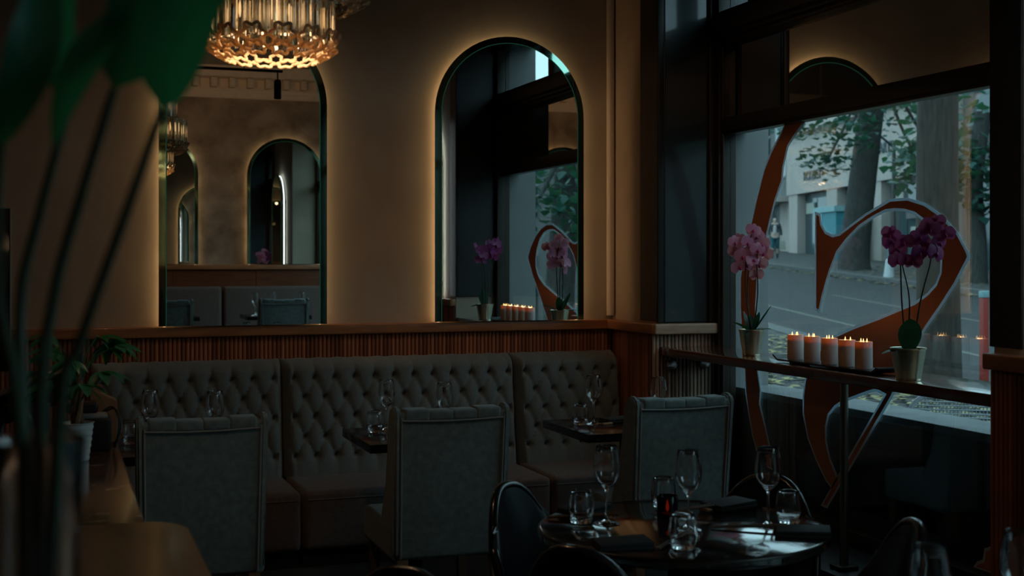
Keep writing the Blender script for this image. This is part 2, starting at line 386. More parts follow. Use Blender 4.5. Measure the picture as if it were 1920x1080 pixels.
# second street window, out of frame to the right
win2 = struct(E('window_2'), 'second street window further along the right wall')
b = B()
for y in (-.8, .06, .92, 1.79): rbox(b, (3.13, y, .28), (3.22, y+.06, 3.1), .006, 2)
for z in (.28, 2.4, 3.04): rbox(b, (3.13, -.8, z), (3.22, 1.85, z+.06), .006, 2)
O('frame', b, 'frame_paint', win2)
for y in (-.74, .12, .98):
    O('pane', box(B(), (XG-.006, y, .34), (XG, y+.80, 2.4)), 'clear_pane', win2, smooth=False)
    O('pane', box(B(), (XG-.006, y, 2.46), (XG, y+.80, 3.04)), 'clear_pane', win2, smooth=False)
# vinyl lettering on the inner face of the big pane
VA = [(5.155,2.104),(5.192,2.059),(5.276,1.981),(5.339,1.902),(5.403,1.775),(5.453,1.661),(5.524,1.496),(5.561,1.388),(5.561,1.241),(5.54,1.076),(5.519,.934),(5.509,.83),(5.478,.727),(5.443,.625),(5.393,.542),(5.325,.501),(5.239,.494),(5.276,.533),(5.31,.61),(5.349,.693),(5.393,.783),(5.383,.85),(5.408,.943),(5.423,1.083),(5.428,1.246),(5.413,1.39),(5.349,1.546),(5.305,1.647),(5.253,1.756),(5.192,1.848),(5.182,1.909),(5.141,2.005),(5.091,2.045),(5.002,2.104)]
VB = [(4.899,1.677),(4.878,1.671),(4.87,1.631),(4.832,1.592),(4.775,1.575),(4.718,1.581),(4.636,1.616),(4.53,1.66),(4.438,1.69),(4.363,1.713),(4.256,1.713),(4.154,1.688),(4.055,1.641),(3.96,1.57),(3.906,1.5),(3.903,1.488),(3.978,1.39),(4.07,1.294),(4.147,1.219),(4.284,1.067),(4.36,.93),(4.822,.399),(4.846,.4),(4.388,.932),(4.46,.948),(4.515,.934),(4.699,.875),(4.759,.846),(4.811,.803),(4.832,.749),(4.832,.679),(4.803,.606),(4.746,.535),(4.779,.491),(4.82,.517),(4.895,.592),(4.959,.678),(4.998,.782),(4.998,.861),(4.98,.935),(4.912,1.038),(4.787,1.129),(4.609,1.185),(4.46,1.225),(4.321,1.266),(4.206,1.3),(4.125,1.34),(4.074,1.378),(4.045,1.427),(4.042,1.484),(4.067,1.554),(4.125,1.625),(4.206,1.667),(4.277,1.682),(4.339,1.686),(4.399,1.684),(4.489,1.659),(4.582,1.624),(4.675,1.569),(4.746,1.515),(4.803,1.431),(4.832,1.375),(4.861,1.315),(4.882,1.256),(4.899,1.264)]
VC = [(3.799,.418),(3.765,.433),(3.765,.291+.06),(3.852,.35),(3.842,.36),(3.807,.376)]
def offset(poly, d):
    n = len(poly); A = sum(poly[i][0]*poly[(i+1) % n][1]-poly[(i+1) % n][0]*poly[i][1] for i in range(n)); s = 1 if A > 0 else -1; out_ = []
    for i in range(n):
        p, q, r = Vector(poly[i-1]), Vector(poly[i]), Vector(poly[(i+1) % n])
        e1 = (q-p).normalized(); e2 = (r-q).normalized(); n1 = Vector((e1.y, -e1.x))*s; n2 = Vector((e2.y, -e2.x))*s
        m = n1+n2
        if m.length < .2: m = n1
        m.normalize(); k = d/max(.55, m.dot(n1)); out_.append((q.x+m.x*k, min(2.104, q.y+m.y*k)))
    return out_
def smooth2(poly, k=3): 
    P = [Vector((p[0], p[1], 0)) for p in poly]; return [(v.x, v.y) for v in P]
for V in (VA, VB, VC):
    o = O('vinyl_letter', prism(B(), V, lambda y, z: (XG-.0085, y, z), lambda y, z: (XG-.0075, y, z)), 'vinyl_orange', win, smooth=False); o['label'] = 'orange-brown letter shape stuck on the pane'
    O('vinyl_edge', prism(B(), offset(V, .012), lambda y, z: (XG-.0074, y, z), lambda y, z: (XG-.0062, y, z)), 'vinyl_edge', win, smooth=False)

# ---------------------------------------------------------------- backlit arched mirrors
def arch(W, z0, z1, ins=0, n=36):
    r = W/2-ins; zs = z1-W/2; p = [(-r, z0)] + [(-r*math.cos(PI*i/n), zs+r*math.sin(PI*i/n)) for i in range(n+1)] + [(r, z0)]
    return p
def mirror(label, loc, rz, W, z0, z1, led='led_warm', group='backlit arched mirrors'):
    t = tag(E('arched_mirror', loc, rz), label, 'mirror', group)
    off = .062
    a = arch(W, z0, z1); i1 = arch(W, z0, z1, .036)
    b = B(); prism(b, i1, lambda x, z: (x, -off-.006, z), lambda x, z: (x, -off-.0055, z)); O('mirror_glass', b, 'mirror', t, smooth=False)
    b = B(); n = len(a); addv(b, [(x, -off-.0050, z) for x, z in a] + [(x, -off-.0062, z) for x, z in i1], [(i, (i+1) % n, n+(i+1) % n, n+i) for i in range(n)]); O('bevelled_border', b, 'mirror_bevel', t)
    b = B(); prism(b, a, lambda x, z: (x, -off-.0048, z), lambda x, z: (x, -off+.002, z)); O('back_plate', b, 'mirror_edge', t, smooth=False)
    bl = arch(W, z0, z1, .05); [O('wall_bracket', rbox(B(), (-W/2+.08, -off+.004, zz), (W/2-.08, 0, zz+.04), .003, 1), 'black_paint', t) for zz in (z0+.08, z1-W/2)]
    pts = [(x, -.032, z) for x, z in arch(W, z0, z1, .028)]
    O('light_strip', tube(B(), pts[1:-1] if False else pts, .0045, 6), led, t)
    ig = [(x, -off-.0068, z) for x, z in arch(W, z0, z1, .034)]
    O('painted_edge_glow', tube(B(), ig, .0022, 5), 'painted_glow_green', t)  # emissive tube imitates the green LED light caught in the glass edge
    return t
ZR = 1.162
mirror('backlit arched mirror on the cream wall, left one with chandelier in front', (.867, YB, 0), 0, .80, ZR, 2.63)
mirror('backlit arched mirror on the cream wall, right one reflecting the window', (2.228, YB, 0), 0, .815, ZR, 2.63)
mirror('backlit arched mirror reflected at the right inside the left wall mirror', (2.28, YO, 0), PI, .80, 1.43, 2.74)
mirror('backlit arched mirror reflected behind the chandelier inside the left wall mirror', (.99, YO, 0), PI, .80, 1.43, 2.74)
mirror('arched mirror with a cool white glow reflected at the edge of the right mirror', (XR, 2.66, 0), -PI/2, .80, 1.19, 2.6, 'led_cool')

# ---------------------------------------------------------------- tufted banquette
def banquette(label, x0, x1, nb, detail=True):
    W = x1-x0; t = tag(E('banquette', (x0, 0, 0)), label, 'banquette', 'grey banquette sections along the back wall')
    g = .004
    zt, zb = 1.0, .45; sx = W/nb; rz = .092; ztop = .915; rows = 4
    def front(x, z):   # depth of the padded face at local x, height z
        lean = 6.04 + (z-zb)*.12
        zr = (ztop-z)/rz
        if zr < 0:
            u = abs(math.sin(PI*(x/sx-.5))); k = max(0, 1+zr*.75)
            puff = (.55+.45*u**.45) * (1-.12*(1-k)) ; dent = 0
            h = puff
        elif zr > rows:
            par = rows % 2; u = abs(math.sin(PI*(x/sx-.5-par*.5))); k = max(0, 1-(zr-rows)*.7)
            h = .78+.22*u**.5*k + .22*(1-k)
        else:
            a = x/sx-.5+zr*.5; c = x/sx-.5-zr*.5
            h = .55+.45*(abs(math.sin(PI*a))*abs(math.sin(PI*c)))**.38
        # button dents
        i = round(zr); 
        if 0 <= i <= rows:
            xx = x/sx-.5-(i % 2)*.5; dx = (xx-round(xx))*sx; dz = (zr-i)*rz; q = math.hypot(dx, dz)
            h -= .55*math.exp(-(q/.014)**2)
        # rounded border
        e = min(x-g, W-g-x); ed = 1-max(0, 1-e/.035)**2*1.0
        et = 1-max(0, 1-(zt-z)/.05)**2.2
        return lean - .055*h*ed*et + (1-et)*.05 + (1-ed)*.03
    nx = max(8, int(W/.0085)); nz = 62; b = B(); vs = []; fs = []
    for j in range(nz+1):
        z = zb+(zt-zb)*j/nz
        for i in range(nx+1):
            x = g+(W-2*g)*i/nx; zz = z
            if j >= nz-1: zz = z-.004*abs(math.cos(PI*(x/sx-.5)))
            vs.append((x, front(x, z), zz))
    for j in range(nz):
        for i in range(nx):
            k = j*(nx+1)+i; fs.append((k, k+1, k+nx+2, k+nx+1))
    base = len(vs)
    # back border so the padding is closed
    ring = [i for i in range(nx+1)] + [j*(nx+1)+nx for j in range(1, nz+1)] + [nz*(nx+1)+i for i in range(nx-1, -1, -1)] + [j*(nx+1) for j in range(nz-1, 0, -1)]
    for k in ring: vs.append((vs[k][0], 6.235, vs[k][2]))
    m = len(ring)
    for i in range(m): fs.append((ring[i], base+i, base+(i+1) % m, ring[(i+1) % m]))
    fs.append(tuple(base+i for i in range(m)))
    addv(b, vs, fs); O('backrest', b, 'sofa_fabric', t, ang=60)
    # seat cushion
    b = B(); rbox(b, (g, 5.57, .20), (W-g, 6.06, .462), .035, 4); O('seat_cushion', b, 'sofa_seat', t, ang=60)
    p = [(g+.02, 5.572, .425), (W-g-.02, 5.572, .425)]; O('piping', tube(B(), p, .005, 6), 'sofa_seat', t)
    O('plinth', box(B(), (.01, 5.62, 0), (W-.01, 6.06, .2)), 'sofa_dark', t)
    b0 = None
    for i in range(rows+1):
        for k in range(-1, nb+1):
            x = (k+.5+(i % 2)*.5)*sx
            if x < .05 or x > W-.05: continue
            z = ztop-i*rz; loc = (x, front(x, z)-.003, z)
            if b0 is None:
                bb = B(); lathe(bb, [(0, .006), (.005, .005), (.0085, .001), (.0085, -.004)], 10, Matrix.Rotation(PI/2, 4, 'X')); b0 = O('button', bb, 'button_fabric', t, loc=loc); b0['label'] = 'round fabric-covered tufting button'
            else: cp(b0, t, loc)
    return t
banquette('tufted grey banquette section at the left, behind the potted tree', .16, 1.026, 9)
banquette('wide tufted grey banquette section in the middle of the back wall', 1.026, 2.197, 12)
banquette('narrow tufted grey banquette section in the corner by the wooden return', 2.197, 2.775, 6)

# opposite side of the room, seen in the mirrors: raised floor, panel, plain banquette
struct(O('floor_platform', box(B(), (.5, YO, 0), (XR-.02, 1.15, .2)), 'floor_wood'))
t = struct(E('trim_8', (.3, YO, 0)), 'plain red-brown wooden panel and rail opposite the mirrors')
for i in range(3): O('panel', rbox(B(), (i*.84, 0, .2), (i*.84+.838, .02, 1.375), .003, 1), 'panel_wood', t)
O('dado_rail', rbox(B(), (0, 0, 1.375), (2.53, .06, 1.425), .008, 2), 'rail_wood', t)
for x0, x1, lb in ((.55, 1.62, 'plain grey banquette reflected low at the left of the left mirror'), (1.63, 2.79, 'plain grey banquette reflected low at the right of the left mirror')):
    t = tag(E('banquette', (x0, YO, 0)), lb, 'banquette', 'grey banquettes on the opposite side'); W = x1-x0
    O('backrest', rbox(B(), (.004, .03, .6), (W-.004, .15, 1.20), .035, 4), 'sofa_seat', t, ang=60)
    O('seat_cushion', rbox(B(), (.004, .1, .42), (W-.004, .58, .66), .035, 4), 'sofa_seat', t, ang=60); O('plinth', box(B(), (.02, .05, .2), (W-.02, .5, .42)), 'sofa_dark', t)

# ---------------------------------------------------------------- upholstered chairs (local: back at y=0, seat towards +y)
def fabric_chair():
    t = E('dining_chair'); hw = .215
    rake = lambda c: Vector((c.x*(1-.06*(1-c.z/.93)), c.y+(.93-c.z)*.085, c.z))
    b = B(); rbox(b, (-hw, 0, .345), (hw, .075, .905), .014, 3, taper=rake); O('backrest', b, 'chair_fabric', t, ang=60)
    for i in range(4):
        x0 = -hw+.028+i*(2*hw-.056)/4-.003; x1 = x0+(2*hw-.056)/4+.006
        b = B(); rbox(b, (x0, -.004, .872), (x1, .085, .908+.006*abs(i-1.5)), .011, 3, taper=rake); O('top_cushion', b, 'chair_fabric', t, ang=60)
    for s in (-1, 1):
        b = B(); x0, x1 = sorted((s*(hw-.012), s*(hw+.014)))
        prism(b, [(-.006, .36), (-.006, .90), (.012, .922), (.05, .928), (.085, .915), (.105, .87), (.11, .75), (.13, .60), (.20, .50), (.20, .40), (.13, .36)], lambda y, z: rake(Vector((x0, y, z))), lambda y, z: rake(Vector((x1, y, z))))
        bmesh.ops.bevel(b, geom=list(b.edges), offset=.008, segments=2, affect='EDGES'); O('wing', b, 'chair_fabric', t, ang=50)
        pp = [rake(Vector((s*(hw-.012), -.005, z))) for z in (.35, .5, .7, .87, .885)]; O('piping', tube(B(), pp, .0045, 6), 'chair_piping', t)
    pp = [rake(Vector((-hw+.012+i*(2*hw-.024)/8, -.006, .876-.006*math.sin(PI*i/8)))) for i in range(9)]; O('piping', tube(B(), pp, .004, 6), 'chair_piping', t)
    b = B(); rbox(b, (-hw-.012, .06, .335), (hw+.012, .53, .475), .03, 4); O('seat', b, 'chair_fabric', t, ang=60)
    for sx in (-1, 1):
        for yy, dy in ((.07, -.05), (.49, .02)):
            p0 = Vector((sx*(hw-.03), yy, .345)); p1 = Vector((sx*(hw-.022), yy+dy, 0))
            b = B(); vs = []
            for p, r in ((p0, .021), (p1, .014)): vs += [p+Vector((x*r, y*r, 0)) for x, y in ((-1,-1),(1,-1),(1,1),(-1,1))]
            addv(b, vs, [(3,2,1,0),(4,5,6,7),(0,1,5,4),(1,2,6,5),(2,3,7,6),(3,0,4,7)]); O('leg', b, 'chair_leg', t, smooth=False)
    return t
fc = fabric_chair(); fc.location = (1.425, 4.63, 0); tag(fc, 'grey fabric wing-top dining chair, middle of the row facing the banquette', 'chair', 'grey fabric dining chairs')
tree(fc, (.50, 4.63, 0), -.01, label='grey fabric wing-top dining chair, left of the row beside the counter')
tree(fc, (2.42, 4.66, 0), .03, label='grey fabric wing-top dining chair, right of the row by the window bar')
tree(fc, (1.99, .76, .2), PI, label='grey fabric dining chair reflected at the lower right of the left mirror')
tree(fc, (.95, .76, .2), PI, label='grey fabric dining chair reflected at the lower left of the left mirror')

# ---------------------------------------------------------------- black square tables
def sq_table(label, x0, y0, wx=.60, wy=.52, z=0):
    t = tag(E('dining_table', (x0, y0, z)), label, 'table', 'black square dining tables')
    O('table_top', rbox(B(), (0, 0, .715), (wx, wy, .75), .003, 2), 'table_black', t)
    O('column', tube(B(), [(wx/2, wy/2, .03), (wx/2, wy/2, .715)], .035, 16), 'black_paint', t)
    b = B(); rbox(b, (wx/2-.2, wy/2-.2, 0), (wx/2+.2, wy/2+.2, .03), .01, 2); O('base', b, 'black_paint', t)
    return t
sq_table('black square table at the left, mostly hidden behind the left grey chair', .215, 4.92, .50)
sq_table('black square table in front of the wide middle banquette', 1.172, 4.92, .50)
sq_table('black square table in the corner with a candle and napkin', 2.09, 4.90)
sq_table('black square table reflected behind the right chair in the left mirror', 1.69, -.02, z=.2)
sq_table('black square table reflected behind the left chair in the left mirror', .66, -.02, z=.2)
# round table
RT = (1.617, 3.135)
t = tag(E('round_table', (*RT, 0)), 'round glossy black bistro table set with glasses and napkins', 'table')
b = B(); lathe(b, [(0, .75), (.385, .75), (.3915, .747), (.394, .741), (.394, .727), (.388, .722), (0, .722)], 96); O('table_top', b, 'table_round', t)
b = B(); lathe(b, [(.389, .7505), (.3925, .749), (.394, .7465), (.3945, .742), (.3925, .742), (.388, .7485)], 96, close=True); O('table_edge', b, 'metal_dark', t)
O('column', tube(B(), [(0, 0, .03), (0, 0, .72)], .04, 20), 'black_paint', t); O('base', lathe(B(), [(0, .035), (.08, .035), (.24, .012), (.25, 0), (0, 0)], 40), 'black_paint', t)
FT = (1.66, 1.68)
t = tag(E('round_table', (*FT, 0)), 'round black table below the two nearest wine glasses at lower right', 'table')
b = B(); lathe(b, [(0, .75), (.36, .75), (.366, .745), (.366, .727), (.36, .722), (0, .722)], 80); O('table_top', b, 'table_round', t)
O('column', tube(B(), [(0, 0, .03), (0, 0, .72)], .04, 20), 'black_paint', t); O('base', lathe(B(), [(0, .035), (.08, .035), (.24, .012), (.25, 0), (0, 0)], 40), 'black_paint', t)

# ---------------------------------------------------------------- black moulded shell chairs (local: sitter faces +y)
def shell_chair():
    t = E('shell_chair')
    prof = smooth_path([(0, .225, .435), (0, .12, .445), (0, -.05, .425), (0, -.17, .435), (0, -.225, .50), (0, -.255, .62), (0, -.28, .72), (0, -.298, .80)], 5)
    n = len(prof)-1; nu = 16
    def hw(s):
        if s < .45: return .215-.03*max(0, .12-s)/.12
        k = (s-.45)/.55
        return .215*(1-.22*k**3)
    L = [0]
    for i in range(n): L.append(L[-1]+(prof[i+1]-prof[i]).length)
    vs = []; fs = []
    ss = [l/L[-1] for l in L]
    for i, p in enumerate(prof):
        h = hw(ss[i])
        for k in range(nu+1):
            u = -1+2*k/nu
            back = max(0, (ss[i]-.45)/.55)
            y = p.y+(.055*min(1, back*3)*u*u if ss[i] > .45 else 0); z = p.z+(.025*u*u if ss[i] < .5 else .025*u*u*max(0, 1-(ss[i]-.5)*5))-.15*back**2.5*abs(u)**2.6
            vs.append((u*h, y, z))
    for i in range(n):
        for k in range(nu):
            q = i*(nu+1)+k; fs.append((q, q+1, q+nu+2, q+nu+1))
    b = B(); addv(b, vs, fs); bmesh.ops.recalc_face_normals(b, faces=b.faces); bmesh.ops.solidify(b, geom=list(b.faces), thickness=.012); O('seat_shell', b, 'shell_black', t, ang=70)
    rim = [vs[i*(nu+1)] for i in range(n+1)] + [vs[n*(nu+1)+k] for k in range(1, nu)] + [vs[i*(nu+1)+nu] for i in range(n, -1, -1)] + [vs[k] for k in range(nu-1, -1, -1)]
    O('rim', tube(B(), rim, .015, 8, cap=False), 'shell_black', t, ang=80)
    for sx in (-1, 1):
        for yy, ye in ((.15, .20), (-.15, -.22)):
            O('leg', tube(B(), [(sx*.13, yy, .43), (sx*.205, ye, 0)], [.014, .009], 10), 'black_paint', t)
    return t
def face(p, q): return math.atan2(-(q[0]-p[0]), q[1]-p[1])
sc0 = shell_chair()
def place_shell(o, p, q, label, dz=0):
    c = o; c.location = (*p, 0); c.rotation_euler = (0, 0, face(p, q)+dz); tag(c, label, 'chair', 'black moulded shell chairs'); return c
def pdir(o, p, d, label): return place_shell(o, p, (p[0]+d[0], p[1]+d[1]), label)
pdir(sc0, (1.475, 3.40), (.66, -.75), 'black moulded shell chair left of the round table, showing its rounded back')
pdir(tree(sc0), (1.844, 3.34), (-.88, -.47), 'black moulded shell chair behind the right side of the round table')
pdir(tree(sc0), (1.385, 2.93), (.81, .58), 'black moulded shell chair in front of the round table, seen from behind')
pdir(tree(sc0), (1.806, 2.844), (-.9415, .337), 'black moulded shell chair right of the round table, seen edge-on')
pdir(tree(sc0), (.50, 2.50), (-.75, -.66), 'black moulded shell chair cut off by the lower edge under the middle grey chair')

# ---------------------------------------------------------------- glassware
def wine_mesh(b):
    lathe(b, [(0, .0), (.034, .0), (.036, .0015), (.030, .004), (.010, .008), (.0045, .014), (.0036, .03), (.0036, .085), (.0055, .096), (.014, .104), (.026, .116), (.034, .133), (.0370, .152), (.0355, .172), (.0315, .198), (.0285, .214),
              (.0280, .2155), (.0274, .2145), (.0300, .198), (.0340, .172), (.0356, .152), (.0326, .134), (.025, .1175), (.013, .1065), (0, .1025)], 32)
def tumbler_mesh(b):
    lathe(b, [(0, .0), (.024, .0), (.029, .003), (.0345, .018), (.037, .036), (.036, .055), (.0325, .078), (.0295, .088), (.0288, .0892), (.0282, .088), (.031, .077), (.0342, .055), (.0350, .037), (.0325, .021), (.027, .0135), (0, .012)], 32)
wg0 = tb0 = None
def wine(x, y, z, label, group='wine glasses'):
    global wg0
    if wg0 is None:
        b = B(); wine_mesh(b); wg0 = o = O('wine_glass', b, 'clear_glass', ang=60)
    else: o = cp(wg0)
    o.location = (x, y, z); tag(o, label, 'wine glass', group); return o
def tumbler(x, y, z, label, group='water tumblers'):
    global tb0
    if tb0 is None:
        b = B(); tumbler_mesh(b); tb0 = o = O('water_tumbler', b, 'clear_glass', ang=60)
    else: o = cp(tb0)
    o.location = (x, y, z); tag(o, label, 'tumbler', group); return o
T = .7505
wine(1.437, 3.237, T, 'wine glass standing at the left side of the round table')
wine(1.610, 3.085, T, 'wine glass in the middle of the round table beside the black candle holder')
wine(1.842, 3.062, T, 'wine glass standing at the right side of the round table')
tumbler(1.375, 3.270, T, 'water tumbler at the left edge of the round table')
tumbler(1.495, 2.895, T, 'water tumbler nearest the viewer on the round table')
tumbler(1.915, 3.075, T, 'water tumbler at the right edge of the round table')
tumbler(1.690, 3.395, T, 'water tumbler at the far side of the round table, behind the middle wine glass')
wine(.358, 5.204, T, 'left wine glass showing above the left grey chair')
wine(.595, 5.10, T, 'right wine glass showing above the left grey chair')
tumbler(.29, 5.26, T, 'water tumbler on the left table beside the left grey chair')
wine(1.34, 5.33, T, 'wine glass on the middle table, left of the middle grey chair')
wine(1.535, 5.12, T, 'wine glass showing above the top of the middle grey chair')
tumbler(1.275, 5.27, T, 'water tumbler at the left corner of the middle table')
wine(2.255, 5.22, T, 'wine glass on the corner table in front of the corner banquette')
wine(2.49, 5.05, T, 'wine glass showing above the right grey chair before the red panelling')
tumbler(2.185, 5.205, T, 'water tumbler on the corner table left of its wine glass')
wine(1.483, 1.912, T, 'nearest wine glass cut off by the lower edge at the right')
wine(1.722, 1.957, T, 'wine glass cut off at the lower right corner')
for x, y, a in ((1.78, .35, 'left of'), (1.98, .12, 'above'), (2.22, .35, 'right of')): wine(x, y, .9505, 'small reflected wine glass %s the right chair in the left mirror' % a)
wine(.97, .15, .9505, 'small reflected wine glass above the left chair in the left mirror')
tumbler(1.80, .42, .9505, 'small reflected tumbler beside the right chair in the left mirror')
tumbler(2.20, .42, .9505, 'small reflected tumbler at the right of the right chair in the left mirror')

# ---------------------------------------------------------------- napkins, chopsticks, rests, candle holders
nk0 = None
def napkin(x, y, rz, label, z=T):
    global nk0
    if nk0 is None:
        nk0 = t = E('folded_napkin')
        O('lower_fold', rbox(B(), (-.072, -.05, 0), (.072, .05, .008), .0035, 2), 'napkin', t)
        b = B(); rbox(b, (-.070, -.048, .0075), (.071, .047, .016), .0035, 2, taper=lambda c: Vector((c.x, c.y, c.z+.004*(c.x > 0 and c.z > .01)))); O('upper_fold', b, 'napkin', t)
    else: t = tree(nk0)
    t.location = (x, y, z); t.rotation_euler = (0, 0, rz); tag(t, label, 'napkin', 'folded dark napkins'); return t
napkin(1.36, 2.965, -.15, 'folded dark napkin on the near left side of the round table')
napkin(1.872, 3.335, .25, 'folded dark napkin on the far right side of the round table')
napkin(1.868, 2.93, -.55, 'folded dark napkin on the near right edge of the round table')
napkin(1.445, 3.41, .5, 'folded dark napkin at the far left edge of the round table')
napkin(2.39, 5.26, .1, 'folded dark napkin on the corner table beside the candle')
cs0 = None
def chopsticks(x, y, rz, label, z=T):
    global cs0
    if cs0 is None:
        cs0 = t = E('chopsticks')
        for k in (-1, 1): O('chopstick', tube(B(), [(-.11, k*.004, .0045), (.09, k*.009, .015)], [.0028, .0036], 8), 'chopstick', t)
    else: t = tree(cs0)
    t.location = (x, y, z); t.rotation_euler = (0, 0, rz); tag(t, label, 'chopsticks', 'pairs of chopsticks'); return t
def rest(x, y, rz, label, z=T):
    b = B(); rbox(b, (-.028, -.009, 0), (.028, .009, .0085), .0035, 2, taper=lambda c: Vector((c.x, c.y, c.z)))
    o = O('chopstick_rest', b, 'rest_wood', loc=(x, y, z), rot=(0, 0, rz)); tag(o, label, 'chopstick rest', 'wooden chopstick rests'); return o
for x, y, rz, w_ in ((1.515, 2.962, .62, 'at the near side of the round table'), (1.715, 3.30, .1, 'at the far side of the round table'), (1.775, 3.03, -.5, 'at the right side of the round table'), (1.41, 3.315, -.35, 'at the left side of the round table')):
    chopsticks(x, y, rz, 'pair of wooden chopsticks ' + w_)
    rest(x+.065*math.cos(rz), y+.065*math.sin(rz), rz+PI/2, 'small wooden chopstick rest ' + w_, T)
rest(2.30, 5.175, .3, 'small pale chopstick rest by the wine glass on the corner table')
def holder(x, y, label, h=.075, r=.03):
    t = tag(E('candle_holder', (x, y, T)), label, 'candle holder', 'dark glass candle holders')
    b = B(); lathe(b, [(0, 0), (r*.92, 0), (r*.96, .004), (r, h), (r*.97, h+.001), (r*.93, h), (r*.9, .008), (0, .008)], 28); O('glass_cup', b, 'holder_glass', t, ang=60)
    O('tealight', lathe(B(), [(0, .026), (.015, .025), (.0165, .009), (0, .009)], 18), 'wax_pool', t)
    O('flame', lathe(B(), [(0, .028), (.0045, .034), (.005, .041), (.002, .052), (0, .056)], 10), 'ember_flame', t)
    return t
m = mat('holder_glass', (.05, .012, .012), .08, trans=.85, ior=1.3); emis('ember_flame', (1, .22, .07), 2.2)
holder(1.60, 3.19, 'dark red candle holder glowing in the centre of the round table')
holder(2.462, 5.14, 'small dark candle holder with orange glow on the corner table')

# ---------------------------------------------------------------- window bar with pots and candles
t = tag(E('window_bar', (0, 0, 0)), 'narrow dark wooden bar shelf running along the window', 'bar shelf')
O('bar_top', rbox(B(), (2.825, 3.345, 1.005), (3.128, 5.715, 1.047), .006, 3), 'bar_wood', t)
O('pole', tube(B(), [(2.87, 4.214, .29), (2.87, 4.214, 1.005)], .016, 16), 'pole_metal', t)
O('pole_foot', rbox(B(), (2.83, 4.174, .286), (2.91, 4.254, .302), .004, 2), 'metal_dark', t)
b = B(); lathe(b, [(0, .008), (.022, .008), (.028, .004), (.028, 0), (0, 0)], 24, Matrix.Rotation(PI/2, 4, 'X')); box(b, (-.024, -.012, -.003), (.024, -.007, .003))
br = O('bracket_plate', b, 'steel', t, loc=(2.880, 5.70, .955)); br['label'] = 'round steel bracket plate'; cp(br, t, (3.068, 5.70, .962))

def orchid(label, x, y, zt, rp, hp, spikes, leaves, petal, seed):
    rnd = random.Random(seed)
    t = tag(E('potted_orchid', (x, y, zt)), label, 'orchid', 'potted orchids on the window bar')
    p = O('pot', lathe(B(), [(0, 0), (rp*.70, 0), (rp*.72, .004), (rp*.735, .012), (rp*.725, .014), (rp*.98, hp-.004), (rp*1.03, hp-.002), (rp*1.03, hp+.002), (rp*.97, hp+.001), (rp*.9, hp-.02), (0, hp-.02)], 36), 'pot_gold', t)
    O('soil', lathe(B(), [(0, hp-.012), (rp*.9, hp-.014), (rp*.9, hp-.03), (0, hp-.03)], 20), 'bark_brown', t)
    for ang, ln, wd, lift in leaves:
        b = B(); vs = []; fs = []; n = 10
        for i in range(n+1):
            s = i/n; r = .01+ln*math.cos(lift)*s*(1-.08*s); z = hp-.012+ln*math.sin(lift)*s-.02*s*s*(lift < .9); wv = wd*math.sin(PI*min(1, (s*.9+.1)))**.7*(1-.15*s)
            if i == n: wv = .001
            for k in (-1, 0, 1): vs.append((r*math.cos(ang)-k*wv*math.sin(ang), r*math.sin(ang)+k*wv*math.cos(ang), z+abs(k)*wv*.35))
        for i in range(n):
            for k in range(2): q = i*3+k; fs.append((q, q+1, q+4, q+3))
        addv(b, vs, fs); bmesh.ops.solidify(b, geom=list(b.faces), thickness=.0025); O('leaf', b, 'leaf_orchid', t, ang=80)
    # one flower: five petals as one mesh with a lip
    b = B()
    def pet(a, ln, wd, y0):
        vs = [(0, 0, 0)]; n = 9
        pts = [(ln*(.5-.5*math.cos(PI*i/n)), wd*math.sin(PI*i/n)**.65) for i in range(n+1)]
        vs = []; fs = []
        for l_, w_ in pts:
            for k in (-1, 0, 1):
                u, v = l_, k*w_; vs.append((u*math.sin(a)+v*math.cos(a), y0-.006*(l_/ln)+.008*(l_/ln)**2+abs(k)*w_*.12, u*math.cos(a)-v*math.sin(a)))
        for i in range(n):
            for k in range(2): q = i*3+k; fs.append((q, q+1, q+4, q+3))
        addv(b, vs, fs)
    for a in (0, 2*PI/3+.15, -2*PI/3-.15): pet(a, .034, .012, .002)
    for a in (1.35, -1.35): pet(a, .038, .022, -.002)
    fl0 = O('flower', b, petal, t, ang=80)
    b = B(); lathe(b, [(0, -.012), (.004, -.008), (.006, -.002), (.003, .006), (0, .008)], 8); l0 = O('lip', b, 'lip_magenta', fl0, loc=(0, -.007, -.005))
    first = True
    for pts, flowers in spikes:
        path = smooth_path(pts, 8); O('stem', tube(B(), path, [.0035-.0015*i/len(path) for i in range(len(path))], 7), 'stem_dark', t)
        for fx, fy, fz, rz, sc in flowers:
            f = fl0 if first else cp(fl0, t)
            if not first: cp(l0, f)
            first = False
            f.location = (fx, fy, fz); f.rotation_euler = (rnd.uniform(-.35, .35), rnd.uniform(-.4, .4), rz); f.scale = (sc, sc, sc)
    return t
def fl(px0, d, zb, lst, rz, sc, seed):
    rnd = random.Random(seed); r = []
    for a, z in lst:
        q = rnd.uniform(-.03, .03); r.append((a*.9415+q*.337, -a*.337+q*.94, z, rz+rnd.uniform(-.55, .55), sc*rnd.uniform(.9, 1.12)))
    return r
F1 = fl(0, 0, 0, [(.005,.563),(-.058,.520),(-.082,.508),(-.022,.508),(.026,.532),(-.046,.447),(-.002,.471),(.022,.475),(.055,.459),(-.058,.399),(-.022,.405),(.038,.410),(.026,.363),(.002,.43),(-.07,.47),(.045,.50)], -.35, 1.0, 3)
F2 = fl(0, 0, 0, [(-.067,.521),(-.021,.492),(-.029,.463),(-.044,.429),(.010,.425),(-.055,.50)], -.35, .98, 4)
F3 = fl(0, 0, 0, [(.042,.511),(.086,.549),(.067,.540),(.113,.492),(.132,.521),(.071,.463),(.094,.454),(.033,.454),(.105,.565),(.055,.49)], -.35, .98, 5)
ZB = 1.0475
